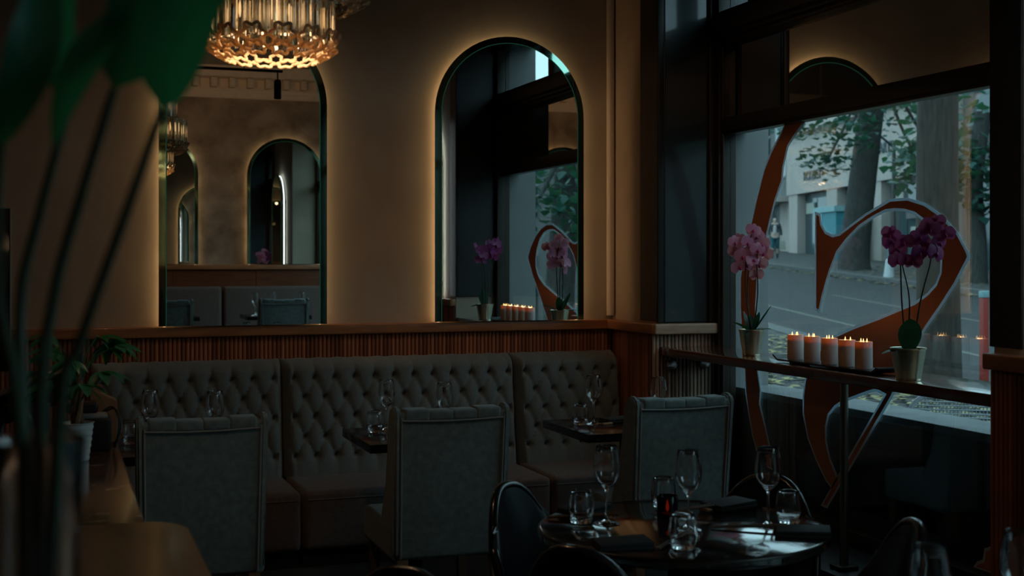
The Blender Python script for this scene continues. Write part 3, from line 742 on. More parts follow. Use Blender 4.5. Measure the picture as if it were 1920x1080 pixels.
orchid('potted orchid with pale pink flowers beside the left window frame', 2.965, 5.07, ZB, .058, .115,
       [([(0, 0, .10), (-.02, .01, .25), (-.025, .01, .40), (.0, 0, .55)], F1[:8]), ([(.01, 0, .10), (.025, -.01, .28), (.02, -.01, .42), (.03, -.01, .51)], F1[8:]), ([(.0, .01, .10), (-.01, .02, .28), (.0, .02, .42)], [])],
       [(3.3, .13, .022, .55), (-.35, .15, .023, .95), (2.2, .10, .022, 1.25), (-1.2, .10, .022, 1.2), (3.9, .10, .018, .15), (.2, .12, .02, .25), (1.2, .09, .022, 1.1)], 'petal_pink', 1)
orchid('potted orchid with deep purple flowers at the right end of the window bar', 2.885, 3.84, ZB, .062, .113,
       [([(-.01, 0, .10), (-.022, .008, .28), (-.030, .01, .45), (-.055, .02, .51)], F2), ([(.02, 0, .10), (.04, -.015, .28), (.075, -.025, .42), (.09, -.03, .54)], F3), ([(.0, .01, .10), (.005, .0, .28), (-.02, .01, .42)], [])],
       [(-1.9, .12, .046, 1.42), (3.1, .11, .02, .12), (2.2, .08, .02, .3)], 'petal_purple', 2)
# serving tray and five pillar candles
t = tag(E('candle_tray', (2.925, 4.40, ZB), 0), 'long black slate tray under the five candles', 'tray')
O('tray_base', rbox(B(), (-.055, -.36, .006), (.055, .30, .014), .003, 2), 'slate_tray', t)
for y, s in ((-.36, -1), (.30, 1)):
    b = B(); prism(b, [(0, .006), (s*.035, .024), (s*.037, .030), (s*.028, .030), (0, .014)], lambda q, z: (-.055, y+q, z), lambda q, z: (.055, y+q, z)); O('raised_end', b, 'slate_tray', t, smooth=False)
b = B(); [rbox(b, (-.04, yy, 0), (.04, yy+.03, .006), .001, 1) for yy in (-.3, .2)]; O('foot', b, 'slate_tray', t)
def candle(x, y, label, k):
    z0 = ZB+.014; h = .102; r = .033
    t = tag(E('pillar_candle', (x, y, z0)), label, 'candle', 'pillar candles on the tray')
    O('candle_body', lathe(B(), [(0, 0), (r, 0), (r+.0005, .004), (r, h), (r-.0012, h+.001), (r-.0025, h), (r-.003, h-.022), (0, h-.024)], 28), 'wax', t, ang=60)
    O('wax_pool', lathe(B(), [(0, h-.0225), (r-.0035, h-.0225), (r-.0035, h-.0235), (0, h-.0235)], 20), 'wax_pool', t)
    for i in range(3):
        a = 2*PI*i/3+.3+k*.4; px, py = .013*math.cos(a), .013*math.sin(a)
        O('wick', tube(B(), [(px, py, h-.023), (px, py, h-.012)], .001, 5), 'wick', t)
        O('flame', lathe(B(), [(0, h-.014), (.003, h-.009), (.0035, h-.003), (.002, h+.006), (.0008, h+.012), (0, h+.014)], 8), 'flame', t, loc=(px, py, 0))
    ld = bpy.data.lights.new('candle_glow', 'POINT'); ld.energy = .038; ld.color = (1, .50, .17); ld.shadow_soft_size = .008
    lo = bpy.data.objects.new('candle_glow', ld); COL.objects.link(lo); lo.parent = t; lo.location = (0, 0, h-.004)
names = ('first pillar candle from the left on the tray, nearest the pink orchid', 'second pillar candle from the left on the black tray', 'middle pillar candle of the five on the black tray', 'fourth pillar candle from the left on the black tray', 'fifth pillar candle from the left, at the purple orchid end of the tray')
for k, y in enumerate((4.645, 4.52, 4.395, 4.275, 4.165)): candle(2.925, y, names[k], k)

# ---------------------------------------------------------------- chandelier of lobed glass tubes
ch = tag(E('chandelier', (.58, 3.62, 0)), 'tiered gold chandelier of lobed clear glass tubes, lit from inside', 'chandelier')
O('rod', tube(B(), [(0, 0, 2.15), (0, 0, ZC-.02)], .008, 10), 'brass', ch); O('ceiling_rose', lathe(B(), [(0, ZC), (.06, ZC), (.055, ZC-.02), (.012, ZC-.04), (0, ZC-.04)], 24), 'brass', ch)
def lobed(R, h, wall=.004, lobes=6, n=48):
    outl = []; inn = []
    for i in range(n):
        a = 2*PI*i/n; q = R*(.82+.18*math.cos(lobes*a)); outl.append((q*math.cos(a), q*math.sin(a))); qi = R*.62; inn.append((qi*math.cos(a), qi*math.sin(a)))
    b = B(); vs = [(x, y, 0) for x, y in outl]+[(x, y, h) for x, y in outl]+[(x, y, 0) for x, y in inn]+[(x, y, h) for x, y in inn]; fs = []
    for i in range(n):
        j = (i+1) % n
        fs += [(i, j, n+j, n+i), (2*n+j, 2*n+i, 3*n+i, 3*n+j), (j, i, 2*n+i, 2*n+j), (n+i, n+j, 3*n+j, 3*n+i)]
    addv(b, vs, fs); return b
for R, z0, h, n, rt in ((.145, 2.09, .15, 13, .0345), (.235, 2.235, .175, 21, .0345), (.17, 2.40, .16, 15, .0345), (.09, 2.55, .11, 8, .0345)):
    O('tier_ring', tube(B(), [((R+.0)*math.cos(2*PI*i/40), (R+.0)*math.sin(2*PI*i/40), z0+h+.004) for i in range(41)], .005, 6, cap=False), 'brass', ch)
    O('tier_spokes', tube(tube(B(), [(-R, 0, z0+h+.004), (R, 0, z0+h+.004)], .004, 6), [(0, -R, z0+h+.004), (0, R, z0+h+.004)], .004, 6), 'brass', ch)
    tb = O('glass_tube', lobed(rt, h), 'tube_glass', ch, loc=(R, 0, z0), ang=35)
    for i in range(1, n): a = 2*PI*i/n; cp(tb, ch, (R*math.cos(a), R*math.sin(a), z0), (0, 0, a))
    # flower-shaped glass ends leaning outwards below the tubes
    if R > .14 and z0 < 2.3:
        rr = R+.028; nn = int(2*PI*rr/.0735); ro = None
        for row, (dr, dz_, tilt, k) in enumerate(((0, -.004, .55, 1.0), (-.018, -.036, 1.05, .92))):
            for i in range(nn):
                a = 2*PI*(i+.5)/nn; q = rr+dr
                if ro is None:
                    pts = [(.036*(.84+.16*math.cos(6*t_))*math.cos(t_), 0, .036*(.84+.16*math.cos(6*t_))*math.sin(t_)) for t_ in [2*PI*k_/48 for k_ in range(49)]]
                    ro = O('glass_rosette', tube(B(), pts, .0048, 7, cap=False), 'rim_glass', ch); o_ = ro
                else: o_ = cp(ro, ch)
                o_.location = (q*math.cos(a), q*math.sin(a), z0+dz_); o_.rotation_euler = (-tilt, 0, a-PI/2); o_.scale = (k, k, k)
b0 = None
for R, z, n in ((.075, 2.175, 4), (.16, 2.36, 6), (.09, 2.52, 3)):
    for i in range(n):
        a = 2*PI*(i+.5)/n; loc = (R*math.cos(a), R*math.sin(a), z)
        if b0 is None:
            b0 = O('bulb', lathe(B(), [(0, -.032), (.010, -.026), (.0165, -.010), (.015, .006), (.009, .022), (.0085, .032), (0, .032)], 14), 'bulb_warm', ch, loc=loc); s0 = O('socket', lathe(B(), [(0, .03), (.010, .03), (.010, .07), (0, .07)], 12), 'brass', b0)
        else: c_ = cp(b0, ch, loc); cp(s0, c_)
ld = bpy.data.lights.new('chandelier_lamp', 'POINT'); ld.energy = 3.6; ld.color = (1, .64, .36); ld.shadow_soft_size = .03
lo = bpy.data.objects.new('chandelier_lamp', ld); COL.objects.link(lo); lo.parent = ch; lo.location = (0, 0, 2.10)
# ceiling track, right spot seen in left mirror; left spot added to light cornice
t = tag(E('track_light', (0, 0, 0)), 'thin black ceiling track with hanging spotlight reflected in the left mirror and an added unseen one', 'track light')
O('track', rbox(B(), (.30, 1.99, 3.0), (1.76, 2.02, 3.02), .003, 1), 'plastic_black', t)
for x in (.45, 1.45): O('hanger', tube(B(), [(x, 2.005, 3.01), (x, 2.005, ZC)], .004, 6), 'plastic_black', t)
for x in (.55, 1.72):
    ld = bpy.data.lights.new('spot_lamp', 'SPOT'); ld.energy = 16; ld.color = (1, .62, .36); ld.spot_size = 2.0; ld.spot_blend = 1; ld.shadow_soft_size = .03
    lo = bpy.data.objects.new('spot_lamp', ld); COL.objects.link(lo); lo.parent = t; lo.location = (x, 1.95, 2.80); lo.rotation_euler = (Vector((0, -2.9, .5))).to_track_quat('-Z', 'Y').to_euler()
O('spot_can', lathe(B(), [(0, .0), (.024, 0), (.03, -.02), (.03, -.15), (.026, -.155), (.024, -.13), (0, -.13)], 18), 'plastic_black', t, loc=(.55, 2.005, 2.94)); O('spot_arm', tube(B(), [(.55, 2.005, 3.0), (.55, 2.005, 2.93)], .006, 8), 'plastic_black', t)
O('spot_arm', tube(B(), [(1.72, 2.005, 3.0), (1.72, 2.005, 2.93)], .006, 8), 'plastic_black', t); O('spot_can', lathe(B(), [(0, .0), (.024, 0), (.03, -.02), (.03, -.15), (.026, -.155), (.024, -.13), (0, -.13)], 18), 'plastic_black', t, loc=(1.72, 2.005, 2.94))

t = tag(E('track_light', (0, 0, 0)), 'unseen black ceiling track with warm spotlights, added to brighten the banquette wall, pier and counter', 'track light')
O('track', rbox(B(), (-.4, 4.10, 3.40), (2.6, 4.13, 3.43), .003, 1), 'plastic_black', t)  # track and spots added out of view to brighten banquette, wall, pier and counter
for x, tgt, en in ((.1, (.45, 6.25, 1.03), 6.5), (1.3, (1.5, 6.25, 1.03), 6.5), (2.3, (2.55, 6.25, 1.03), 8), (-.2, (.1, 2.6, .9), 4), (2.55, (2.98, 5.7, 1.1), 4)):
    hd = Vector((x, 4.115, 3.22)); dr = (Vector(tgt)-hd).normalized(); q = dr.to_track_quat('-Z', 'Y')
    O('spot_can', lathe(B(), [(0, .09), (.03, .09), (.034, .08), (.034, -.07), (.030, -.075), (.028, -.04), (0, -.04)], 18, Matrix.Translation(hd) @ q.to_matrix().to_4x4()), 'plastic_black', t)
    O('spot_arm', tube(B(), [hd, (x, 4.115, 3.40)], .007, 8), 'plastic_black', t)
    ld = bpy.data.lights.new('spot_lamp', 'SPOT'); ld.energy = en; ld.color = (1, .62, .36); ld.spot_size = 1.2; ld.spot_blend = 1; ld.shadow_soft_size = .03
    lo = bpy.data.objects.new('spot_lamp', ld); COL.objects.link(lo); lo.parent = t; lo.location = hd+dr*.08; lo.rotation_euler = q.to_euler()

# ---------------------------------------------------------------- counters at the left
t = tag(E('marble_counter'), 'dark brown marbled counter running back from the lower left', 'counter')
O('worktop', rbox(B(), (-.75, 2.58, .88), (.185, 4.25, .92), .006, 3), 'marble', t); O('cabinet', box(B(), (-.75, 2.64, 0), (.145, 4.20, .88)), 'black_paint', t)
t = tag(E('wood_counter'), 'brown wooden counter with a rounded corner at the lower left edge', 'counter')
b = B(); pts = [(-.6, .75), (.245, .75)] + [(.245-.09+.09*math.cos(a), 2.635-.09+.09*math.sin(a)) for a in [PI/2*i/8 for i in range(9)]] + [(-.6, 2.635)]
prism(b, pts, lambda x, y: (x, y, .921), lambda x, y: (x, y, .96)); bmesh.ops.bevel(b, geom=[e for e in b.edges if abs(e.verts[0].co.z-e.verts[1].co.z) < 1e-5], offset=.004, segments=2, affect='EDGES')
O('worktop', b, 'counter_wood', t, ang=30); O('cabinet', box(B(), (-.55, .8, 0), (.19, 2.575, .92)), 'black_paint', t)
# money tree in a ribbed white pot
mt = tag(E('potted_tree', (.063, 3.76, .9205)), 'small braided-trunk tree in a ribbed white pot on the marble counter', 'potted plant')
pr_ = [(0, 0), (.030, 0)]
for i in range(22):
    s = i/21; pr_.append((.031+.0125*s+.0012*math.sin(s*2*PI*6), .002+.102*s))
pr_ += [(.0455, .105), (.0425, .106), (.041, .095), (0, .093)]
O('pot', lathe(B(), pr_, 40), 'pot_white', mt, ang=60); O('soil', lathe(B(), [(0, .096), (.041, .095), (.040, .09), (0, .09)], 18), 'bark_brown', mt)
for k in range(3):
    pts = [(.010*math.cos(2.1*k+s*1.1), .010*math.sin(2.1*k+s*1.1), .09+.05*s) for s in [i*.25 for i in range(13)]]
    O('trunk', tube(B(), pts, [.0105-.0055*i/12 for i in range(13)], 8), 'bark_brown', mt)
def leaf_mesh(L, W, n=8, droop=.25, fold=.25):
    b = B(); vs = []; fs = []
    for i in range(n+1):
        s = i/n; w_ = W*math.sin(PI*s**.85)**.8 if 0 < i < n else .0006
        for k in (-1, 0, 1): vs.append((L*s*(1-.1*droop*s), k*w_, -droop*L*s*s+abs(k)*w_*fold))
    for i in range(n):
        for k in range(2): q = i*3+k; fs.append((q, q+1, q+4, q+3))
    addv(b, vs, fs); return b
rnd = random.Random(11); lf0 = None
for k in range(13):
    az = rnd.uniform(0, 2*PI) if k > 3 else (0, PI, .6, 2.6)[k]; el = rnd.uniform(.05, 1.0); ln = rnd.uniform(.06, .16); z0 = rnd.uniform(.18, .27)
    tip = Vector((ln*math.cos(az)*math.cos(el), ln*math.sin(az)*math.cos(el), z0+ln*math.sin(el)))
    O('twig', tube(B(), [(0, 0, z0-.05), (tip.x*.5, tip.y*.5, (z0+tip.z)/2), tip], [.0025, .0018, .0012], 6), 'leaf_money', mt)
    for j in range(5):
        a = az+(j-2)*.62+rnd.uniform(-.1, .1); sc = rnd.uniform(.75, 1.25)*(1-.1*abs(j-2))
        if lf0 is None: lf = lf0 = O('leaf', leaf_mesh(.085, .015), 'leaf_money', mt, ang=80)
        else: lf = cp(lf0, mt)
        lf.location = tip; lf.rotation_euler = (rnd.uniform(-.3, .3), rnd.uniform(-.1, .6), a); lf.scale = (sc, sc, sc)
# till equipment behind the tree
t = tag(E('receipt_printer', (.115, 3.97, .9205)), 'black receipt printer behind the white pot on the counter', 'printer')
O('body', rbox(B(), (-.065, -.06, 0), (.045, .08, .095), .008, 3), 'plastic_black', t); O('lid', rbox(B(), (-.055, -.05, .094), (.035, .05, .104), .004, 2), 'plastic_grey', t)
O('cable', tube(B(), smooth_path([(.02, .06, .10), (.05, .02, .12), (.066, -.02, .09), (.064, -.03, .04), (.055, -.02, .004)], 6), .0028, 6), 'cable', t)
O('cable', tube(B(), smooth_path([(.03, .07, .10), (.06, .05, .11), (.074, .02, .07), (.068, .03, .03), (.055, .045, .004)], 6), .0025, 6), 'cable', t)
t = tag(E('phone_handset', (.075, 4.02, 1.0255)), 'black telephone handset standing in a cradle behind the trunk', 'telephone')
O('handset', rbox(B(), (-.022, -.012, .012), (.012, .012, .175), .007, 3), 'plastic_black', t, rot=(-.12, 0, 0)); O('cradle', rbox(B(), (-.04, -.045, 0), (.05, .035, .03), .008, 3), 'plastic_black', t)
t = tag(E('card_box', (.15, 4.13, .9205)), 'small brown wooden card box leaning behind the handset', 'box')
O('box_body', rbox(B(), (-.045, -.03, 0), (.035, .05, .165), .004, 2, taper=lambda c: Vector((c.x, c.y, c.z-(c.x+.045)*.5*(c.z > .1)))), 'cardboard', t); O('divider', rbox(B(), (-.04, -.005, .1), (-.01, .0, .175), .001, 1), 'cardboard', t)
t = tag(E('till_screen', (-.05, 3.92, .9205), .2), 'tilted till touchscreen with a silver edge left of the small tree', 'till')
b = B(); rbox(b, (-.15, -.012, -.09), (.15, .012, .09), .006, 2); M_ = Matrix.Translation((0, 0, .165)) @ Matrix.Rotation(-.33, 4, 'Y') @ Matrix.Rotation(.9, 4, 'X')
b2 = B(); rbox(b2, (-.13, -.009, -.08), (.13, .006, .08), .006, 2, M=M_); O('screen', b2, 'screen_black', t); b2 = B(); rbox(b2, (-.132, -.006, .078), (.132, .010, .088), .003, 2, M=M_); O('silver_edge', b2, 'steel', t); b.free()
O('stand', rbox(B(), (-.04, -.02, .0), (.04, .05, .15), .008, 2), 'plastic_black', t); O('stand_foot', rbox(B(), (-.07, -.07, 0), (.07, .09, .012), .004, 2), 'plastic_black', t)
t = tag(E('headphones', (-.09, 3.42, .9205), .5), 'black curved headphones leaning at the far left of the counter', 'headphones')
O('headband', tube(B(), [(.0, .085*math.cos(a), .10+.095*math.sin(a)) for a in [PI*i/20 for i in range(21)]], .012, 8), 'shell_black', t)
for s in (-1, 1): O('ear_cup', lathe(B(), [(0, -.018), (.034, -.018), (.04, -.008), (.04, .008), (.034, .018), (0, .018)], 20, Matrix.Translation((0, s*.078, .055)) @ Matrix.Rotation(PI/2, 4, 'X')), 'shell_black', t)
t = tag(E('wall_screen', (0, 0, 0)), 'dark upright screen cut off at the far left edge', 'screen')
O('screen_panel', rbox(B(), (-.60, 4.40, 1.12), (-.128, 4.44, 1.645), .006, 2), 'screen_black', t); O('bezel', tube(B(), [(-.60, 4.398, 1.643), (-.129, 4.398, 1.643), (-.129, 4.398, 1.125)], .004, 6), 'plastic_grey', t)
O('stand', rbox(B(), (-.42, 4.40, 0), (-.32, 4.46, 1.15), .01, 2), 'plastic_black', t); O('stand_foot', rbox(B(), (-.55, 4.32, 0), (-.2, 4.55, .02), .006, 2), 'plastic_black', t)

# ---------------------------------------------------------------- foreground vase with big leaves
VX, VY = -.012, 1.05
vz = tag(E('glass_vase', (VX, VY, .9605)), 'tall clear glass vase blurred in the left foreground', 'vase')
O('vase_body', lathe(B(), [(0, 0), (.036, 0), (.038, .004), (.036, .05), (.030, .19), (.031, .30), (.036, .380), (.0355, .382), (.0338, .380), (.029, .30), (.028, .19), (.0335, .05), (.034, .014), (0, .012)], 40), 'clear_glass', vz, ang=60)
O('water', lathe(B(), [(0, .0135), (.0325, .0155), (.0325, .05), (.0275, .18), (0, .18)], 32), 'clear_glass', vz, ang=60)
lb = tag(E('cut_foliage', (VX, VY, .9605)), 'big dark green leaves on long stems blurred across the upper left', 'foliage')
def big_leaf(base, tip, W, nrm, bend=.06):
    base, tip, nrm = Vector(base), Vector(tip), Vector(nrm).normalized(); ax = tip-base; L = ax.length; ax.normalize(); side = ax.cross(nrm).normalized(); up = side.cross(ax)
    b = B(); vs = []; fs = []; n = 18
    for i in range(n+1):
        s = i/n; w_ = W*(math.sin(PI*s**.72)**.75) if 0 < i < n else .001
        for k in (-2, -1, 0, 1, 2): vs.append(base+ax*L*s+side*(k/2*w_)+up*(bend*math.sin(PI*s)+abs(k/2)**1.5*w_*.3))
    for i in range(n):
        for k in range(4): q = i*5+k; fs.append((q, q+1, q+6, q+5))
    addv(b, [v-Vector((VX, VY, .9605)) for v in vs], fs); o = O('leaf', b, 'leaf_big', lb, ang=80); return o
def big_stem(pts, r0=.0056, r1=.0036):
    p = smooth_path([(VX, VY, .985)]+list(pts), 6); O('stem', tube(B(), [q-Vector((VX, VY, .9605)) for q in p], [r0+(r1-r0)*i/len(p) for i in range(len(p))], 8), 'stem_green', lb)
C_ = Vector((.337, .9415, 0)); R_ = Vector((.9415, -.337, 0))
def at(px, py, d): return Vector((0, 0, 1.48))+C_*d+R_*((px-960)/2400*d)+Vector((0, 0, (486-py)/2400*d))
big_stem([(0.0040, 1.0184, 1.3544), (0.0192, 1.0128, 1.4184), (0.0512, 1.0016, 1.5144), (0.0768, 0.9920, 1.5928)]); big_leaf((0.0768, 0.9920, 1.5928), (0.1520, 0.9600, 1.7840), 0.0302, (-.3, -1, .1))
big_stem([(-0.0096, 1.0576, 1.3408), (0.0000, 1.0624, 1.4488), (0.0200, 1.0552, 1.5280), (0.0448, 1.0464, 1.6136)]); big_leaf((0.0448, 1.0464, 1.6136), (0.0920, 1.0320, 1.8000), 0.0302, (.2, -1, .2))
big_stem([(-0.0224, 1.0880, 1.3352), (-0.0248, 1.1136, 1.4480), (-0.0104, 1.1088, 1.5176), (0.0120, 1.1000, 1.6064)]); big_leaf((0.0120, 1.1000, 1.6064), (0.0480, 1.0800, 1.8000), 0.0235, (-.5, -1, .2))
big_stem([(-0.0240, 1.0480, 1.3440), (-0.0400, 1.0400, 1.4560), (-0.0360, 1.0160, 1.5760), (-0.0160, 1.0000, 1.6720)], r1=.003); big_leaf((-0.0040, 1.0000, 1.6880), (-0.0440, 1.0240, 1.5560), 0.0185, (.3, -1, .3), .03)
big_leaf((0.0520, 1.0000, 1.6680), (0.0000, 1.0160, 1.5640), 0.0143, (-.2, -1, .5), .02)

# ---------------------------------------------------------------- the street outside
SL = .035
def gz(y): return .1+SL*(y-5)
U = Vector((.247, .969)); N = Vector((.969, -.247))
def strip(name, m, v0, v1, u0=-30, u1=75, dz=0, lift=0, seg=12, label=None):
    # street band between offsets v0 and v1 from the shop front, along the street heading
    b = B(); vs = []; fs = []; O0 = Vector((3.5, 5.0))
    for i in range(seg+1):
        u = u0+(u1-u0)*i/seg
        for v in (v0, v1):
            p = O0+U*u+N*v; vs.append((p.x, p.y, gz(p.y)+dz)); 
        for v in (v1, v0):
            p = O0+U*u+N*v; vs.append((p.x, p.y, gz(p.y)+dz-.3))
    for i in range(seg):
        for k in range(4): fs.append((i*4+k, i*4+(k+1) % 4, i*4+4+(k+1) % 4, i*4+4+k))
    addv(b, vs, fs); return struct(O(name, b, m, smooth=False), label)
strip('pavement_near', 'paving', -16, 3.3, u0=-60, label='leafy pavement outside the window')
strip('road', 'asphalt', 3.3, 11.2, u0=-60, dz=-.10, label='grey street')
strip('kerb_near', 'kerb_stone', 3.2, 3.5, dz=.015); strip('kerb_far', 'kerb_stone', 11.1, 11.4, dz=.02)
strip('pavement_far', 'paving', 11.4, 34, u0=-60, label='far pavement with fallen leaves')
strip('road_marking', 'road_paint', 5.05, 5.17, dz=-.095); strip('road_marking', 'road_paint', 7.6, 7.7, dz=-.095, u0=8, u1=22); 
# fallen leaves
rnd = random.Random(5); b = B()
for k in range(3200):
    if k < 2300: u, v = rnd.uniform(2, 11), rnd.uniform(.2, 3.2)
    else: u, v = rnd.uniform(8, 38), rnd.uniform(11.5, 16) if k % 3 else rnd.uniform(10.6, 11.1)
    p = Vector((3.5, 5.0))+U*u+N*v; dz_ = .012 if not 10 < v < 11.2 else -.085; z = gz(p.y)+dz_; a = rnd.uniform(0, 6.3); s = rnd.uniform(.03, .06)*(1 if k < 2300 else 1.7)
    if p.x < 3.6: continue
    addv(b, [(p.x+s*math.cos(a+q), p.y+s*math.sin(a+q)*.8, z+rnd.uniform(0, .02)) for q in (0, 1.3, 2.6, 3.9, 5.2)], [(0, 1, 2, 3, 4)])
o = O('fallen_leaves', b, 'leaf_litter', smooth=False); tag(o, 'fallen yellow-brown leaves scattered over the pavements', 'leaves', kind='stuff')
# street trees
def street_tree(name, label, base, pts, radii, barkm, clumps, seed, nleaf, size):
    t = tag(E(name, base), label, 'tree'); rnd = random.Random(seed)
    O('trunk', tube(B(), smooth_path(pts, 6), [radii[0]+(radii[1]-radii[0])*(i/(6*(len(pts)-1)))**.5 for i in range(6*(len(pts)-1)+1)], 16), barkm, t)
    b = B()
    for (cx, cy_, cz, rr, rzz) in clumps:
        top = Vector(pts[-1]); mid = (Vector(pts[-2])+Vector((cx, cy_, cz)))/2
        O('branch', tube(B(), smooth_path([Vector(pts[-2])*.5+top*.5, mid+Vector((0, 0, .3)), (cx, cy_, cz)], 5), [.07-.0035*i for i in range(11)], 7), barkm, t)
        for k in range(nleaf):
            q = Vector((rnd.gauss(0, 1), rnd.gauss(0, 1), rnd.gauss(0, 1))); q = q.normalized()*rnd.random()**.45
            p = Vector((cx+q.x*rr, cy_+q.y*rr, cz+q.z*rzz)); s = size*rnd.uniform(.7, 1.3); a = rnd.uniform(0, 6.3); tl = rnd.uniform(-1.1, 1.1)
            M = Matrix.Translation(p) @ Matrix.Rotation(a, 4, 'Z') @ Matrix.Rotation(tl, 4, 'X')
            addv(b, [(-s*.12, 0, 0), (-s*.55, s*.25, .02*s), (-s*.30, s*.60, 0), (0, s*.95, -.08*s), (s*.32, s*.6, 0), (s*.55, s*.22, .02*s), (s*.12, 0, 0)], [(0, 1, 2, 3, 4, 5, 6)], M)
    f = O('foliage', b, 'leaf_street', t, smooth=False); f['kind'] = 'stuff'
    return t
b0_ = (24.3, 35.1, 1.15)
street_tree('street_tree', 'grey street tree leaning slightly in the middle of the view outside', b0_, [(0, 0, -.2), (0, 0, .6), (.25, -.1, 3.0), (.6, -.2, 6.0), (.7, -.2, 8.5)], (.62, .36), 'street_bark',
            [(-1.8, -1.2, 3.4, .9, .6), (-1.2, -1.5, 4.3, 1.3, .7), (-2.6, -.8, 4.6, 1.2, .8), (-.2, -1.0, 5.2, 1.5, .9), (2.0, -1.2, 4.6, 1.3, .9), (1.7, -1.0, 3.4, .8, .8), (2.9, -1.2, 3.0, .8, 1.0), (1.0, .8, 6.0, 2.2, 1.0), (-2.0, .3, 6.2, 1.8, .9)], 21, 150, .20)
street_tree('street_tree', 'dark thick street tree close outside at the right of the window', (8.14, 10.36, .28), [(0, 0, -.2), (0, 0, .3), (-.02, .0, 1.6), (-.01, 0, 3.0), (.1, .1, 4.6)], (.24, .185), 'near_bark',
            [(1.2, .5, 3.6, .9, .5), (-1.4, .6, 4.4, 1.0, .5), (.4, 1.2, 4.6, 1.1, .5)], 22, 140, .15)
street_tree('street_tree', 'leafy green street tree far off at the right edge of the view', (22.4, 27.0, .87), [(0, 0, -.2), (0, 0, 1), (0, .1, 2.6), (.2, 0, 4.4)], (.3, .2), 'street_bark',
            [(0, 0, 4.2, 2.0, 1.4), (-1.4, 0, 3.0, 1.2, 1.0), (1.6, -.4, 3.4, 1.4, 1.2), (.2, -.5, 2.4, 1.1, .8)], 23, 220, .26)
street_tree('street_tree', 'broad street tree seen only in the right mirror', (8.9, -9.8, -.4), [(0, 0, -.2), (0, 0, .6), (.1, -.1, 1.8), (.3, -.2, 3.6), (.4, -.2, 5)], (.36, .24), 'street_bark',
            [(-.6, .6, 3.0, 1.3, .8), (.8, -.4, 3.3, 1.3, .8), (-.8, -1.0, 3.6, 1.3, .8), (1.2, .8, 3.9, 1.4, .9), (0, 1.6, 2.7, .9, .5)], 24, 150, .18)
# shops across the street: local x along the facade (towards the viewer), -y faces the street
def bld(name, label, along0, along1, z0, z1, m, depth=8):
    P0 = Vector((33.066, 51.887)); t = tag(E(name, (*(P0-U*along0), 0), 0), label, 'building'); return t
FR = math.atan2(-.969, -.247)   # local +x = -U
P0 = Vector((33.066, 51.887))
def front(al): p = P0-U*al; return (p.x, p.y, 0)
sh = tag(E('shop_building', front(-2), FR), 'white shop building with a wide fascia across the street', 'building')
L_ = 17.5
def fb(name, x0, x1, z0, z1, y0, y1, m, par): return O(name, box(B(), (x0, y0, z0), (x1, y1, z1)), m, par, smooth=False)
# local frame: x towards the viewer, y = right of -U ; the street side is +y or -y depending on handedness
S = 1 if (Matrix.Rotation(FR, 3, 'Z') @ Vector((0, 1, 0))).dot(Vector((-.969, .247, 0))) > 0 else -1
def fbx(name, x0, x1, z0, z1, d0, d1, m, par):
    a, c_ = sorted((S*d0, S*d1)); return fb(name, x0, x1, z0, z1, a, c_, m, par)
fbx('wall', 0, L_, 0, 12, -8, -.4, 'facade_white', sh)
fbx('fascia', 0, L_, 4.55, 7.3, -.4, .15, 'facade_white', sh); fbx('fascia_cornice', 0, L_, 7.3, 7.6, -.4, .45, 'facade_white', sh); fbx('string_course', 0, L_, 8.6, 8.8, -.4, .3, 'facade_white', sh)
for x in (.2, 5.6, 10.6, 15.8): fbx('pilaster', x, x+1.3, 0, 4.55, -.4, .1, 'facade_white', sh)
for x0, x1 in ((1.5, 5.6), (6.9, 10.6), (11.9, 15.8)):
    f = fbx('shop_window', x0, x1, .4, 4.5, -.42, -.3, 'facade_dark', sh); xm = x0+(x1-x0)*.42
    fbx('pane', x0+.1, xm, .5, 4.3, -.31, -.27, 'shop_glass', f); fbx('pane', xm+.12, x1-.1, .5, 4.3, -.31, -.27, 'shop_glass', f)
    fbx('shelf', xm+.2, x1-.2, 3.0, 3.3, -.28, -.15, 'facade_grey', f); fbx('display', xm+.5, x1-.5, 2.0, 2.7, -.28, -.2, 'shop_light', f); fbx('blind', x0+.4, xm-.2, 3.6, 4.1, -.28, -.2, 'shop_light', f)
for x in (1.5, 5, 8.5, 12, 15.2): f = fbx('upper_window', x, x+1.5, 9.2, 11.4, -.42, -.35, 'facade_dark', sh); fbx('pane', x+.1, x+1.4, 9.3, 11.3, -.36, -.33, 'shop_glass', f)
def sign(txt, x, z, size, par):
    c_ = bpy.data.curves.new('shop_sign', 'FONT'); c_.body = txt; c_.size = size; c_.extrude = .02; c_.align_x = 'CENTER'; c_.materials.append(MATS['sign_ink'])
    tmp = bpy.data.objects.new('sign_tmp', c_); me = bpy.data.meshes.new_from_object(tmp); bpy.data.objects.remove(tmp); me.materials.clear(); me.materials.append(MATS['sign_ink'])
    o = bpy.data.objects.new('sign_lettering', me); COL.objects.link(o); o.parent = par
    o.rotation_euler = (PI/2, 0, 0 if S < 0 else PI); o.location = (x, S*.18, z); o['label'] = 'dark shop name lettering on the white fascia'
sign('ROLLICT', 3.9, 5.1, .62, sh); sign('ARTS', 12.6, 5.6, .62, sh)
nb = tag(E('grey_building', front(15.6), FR), 'grey building at the right behind the near street tree', 'building')
fbx('wall', 0, 22, 0, 12, -8, -.6, 'facade_grey', nb)
for i in range(6):
    f = fbx('window', 1+i*3.5, 3.2+i*3.5, .8, 4.6, -.62, -.5, 'facade_dark', nb); fbx('pane', 1.1+i*3.5, 3.1+i*3.5, .9, 4.5, -.52, -.48, 'shop_glass', f)
    f = fbx('window', 1+i*3.5, 3.2+i*3.5, 6.2, 9.4, -.62, -.5, 'facade_dark', nb); fbx('pane', 1.1+i*3.5, 3.1+i*3.5, 6.3, 9.3, -.52, -.48, 'shop_glass', f)
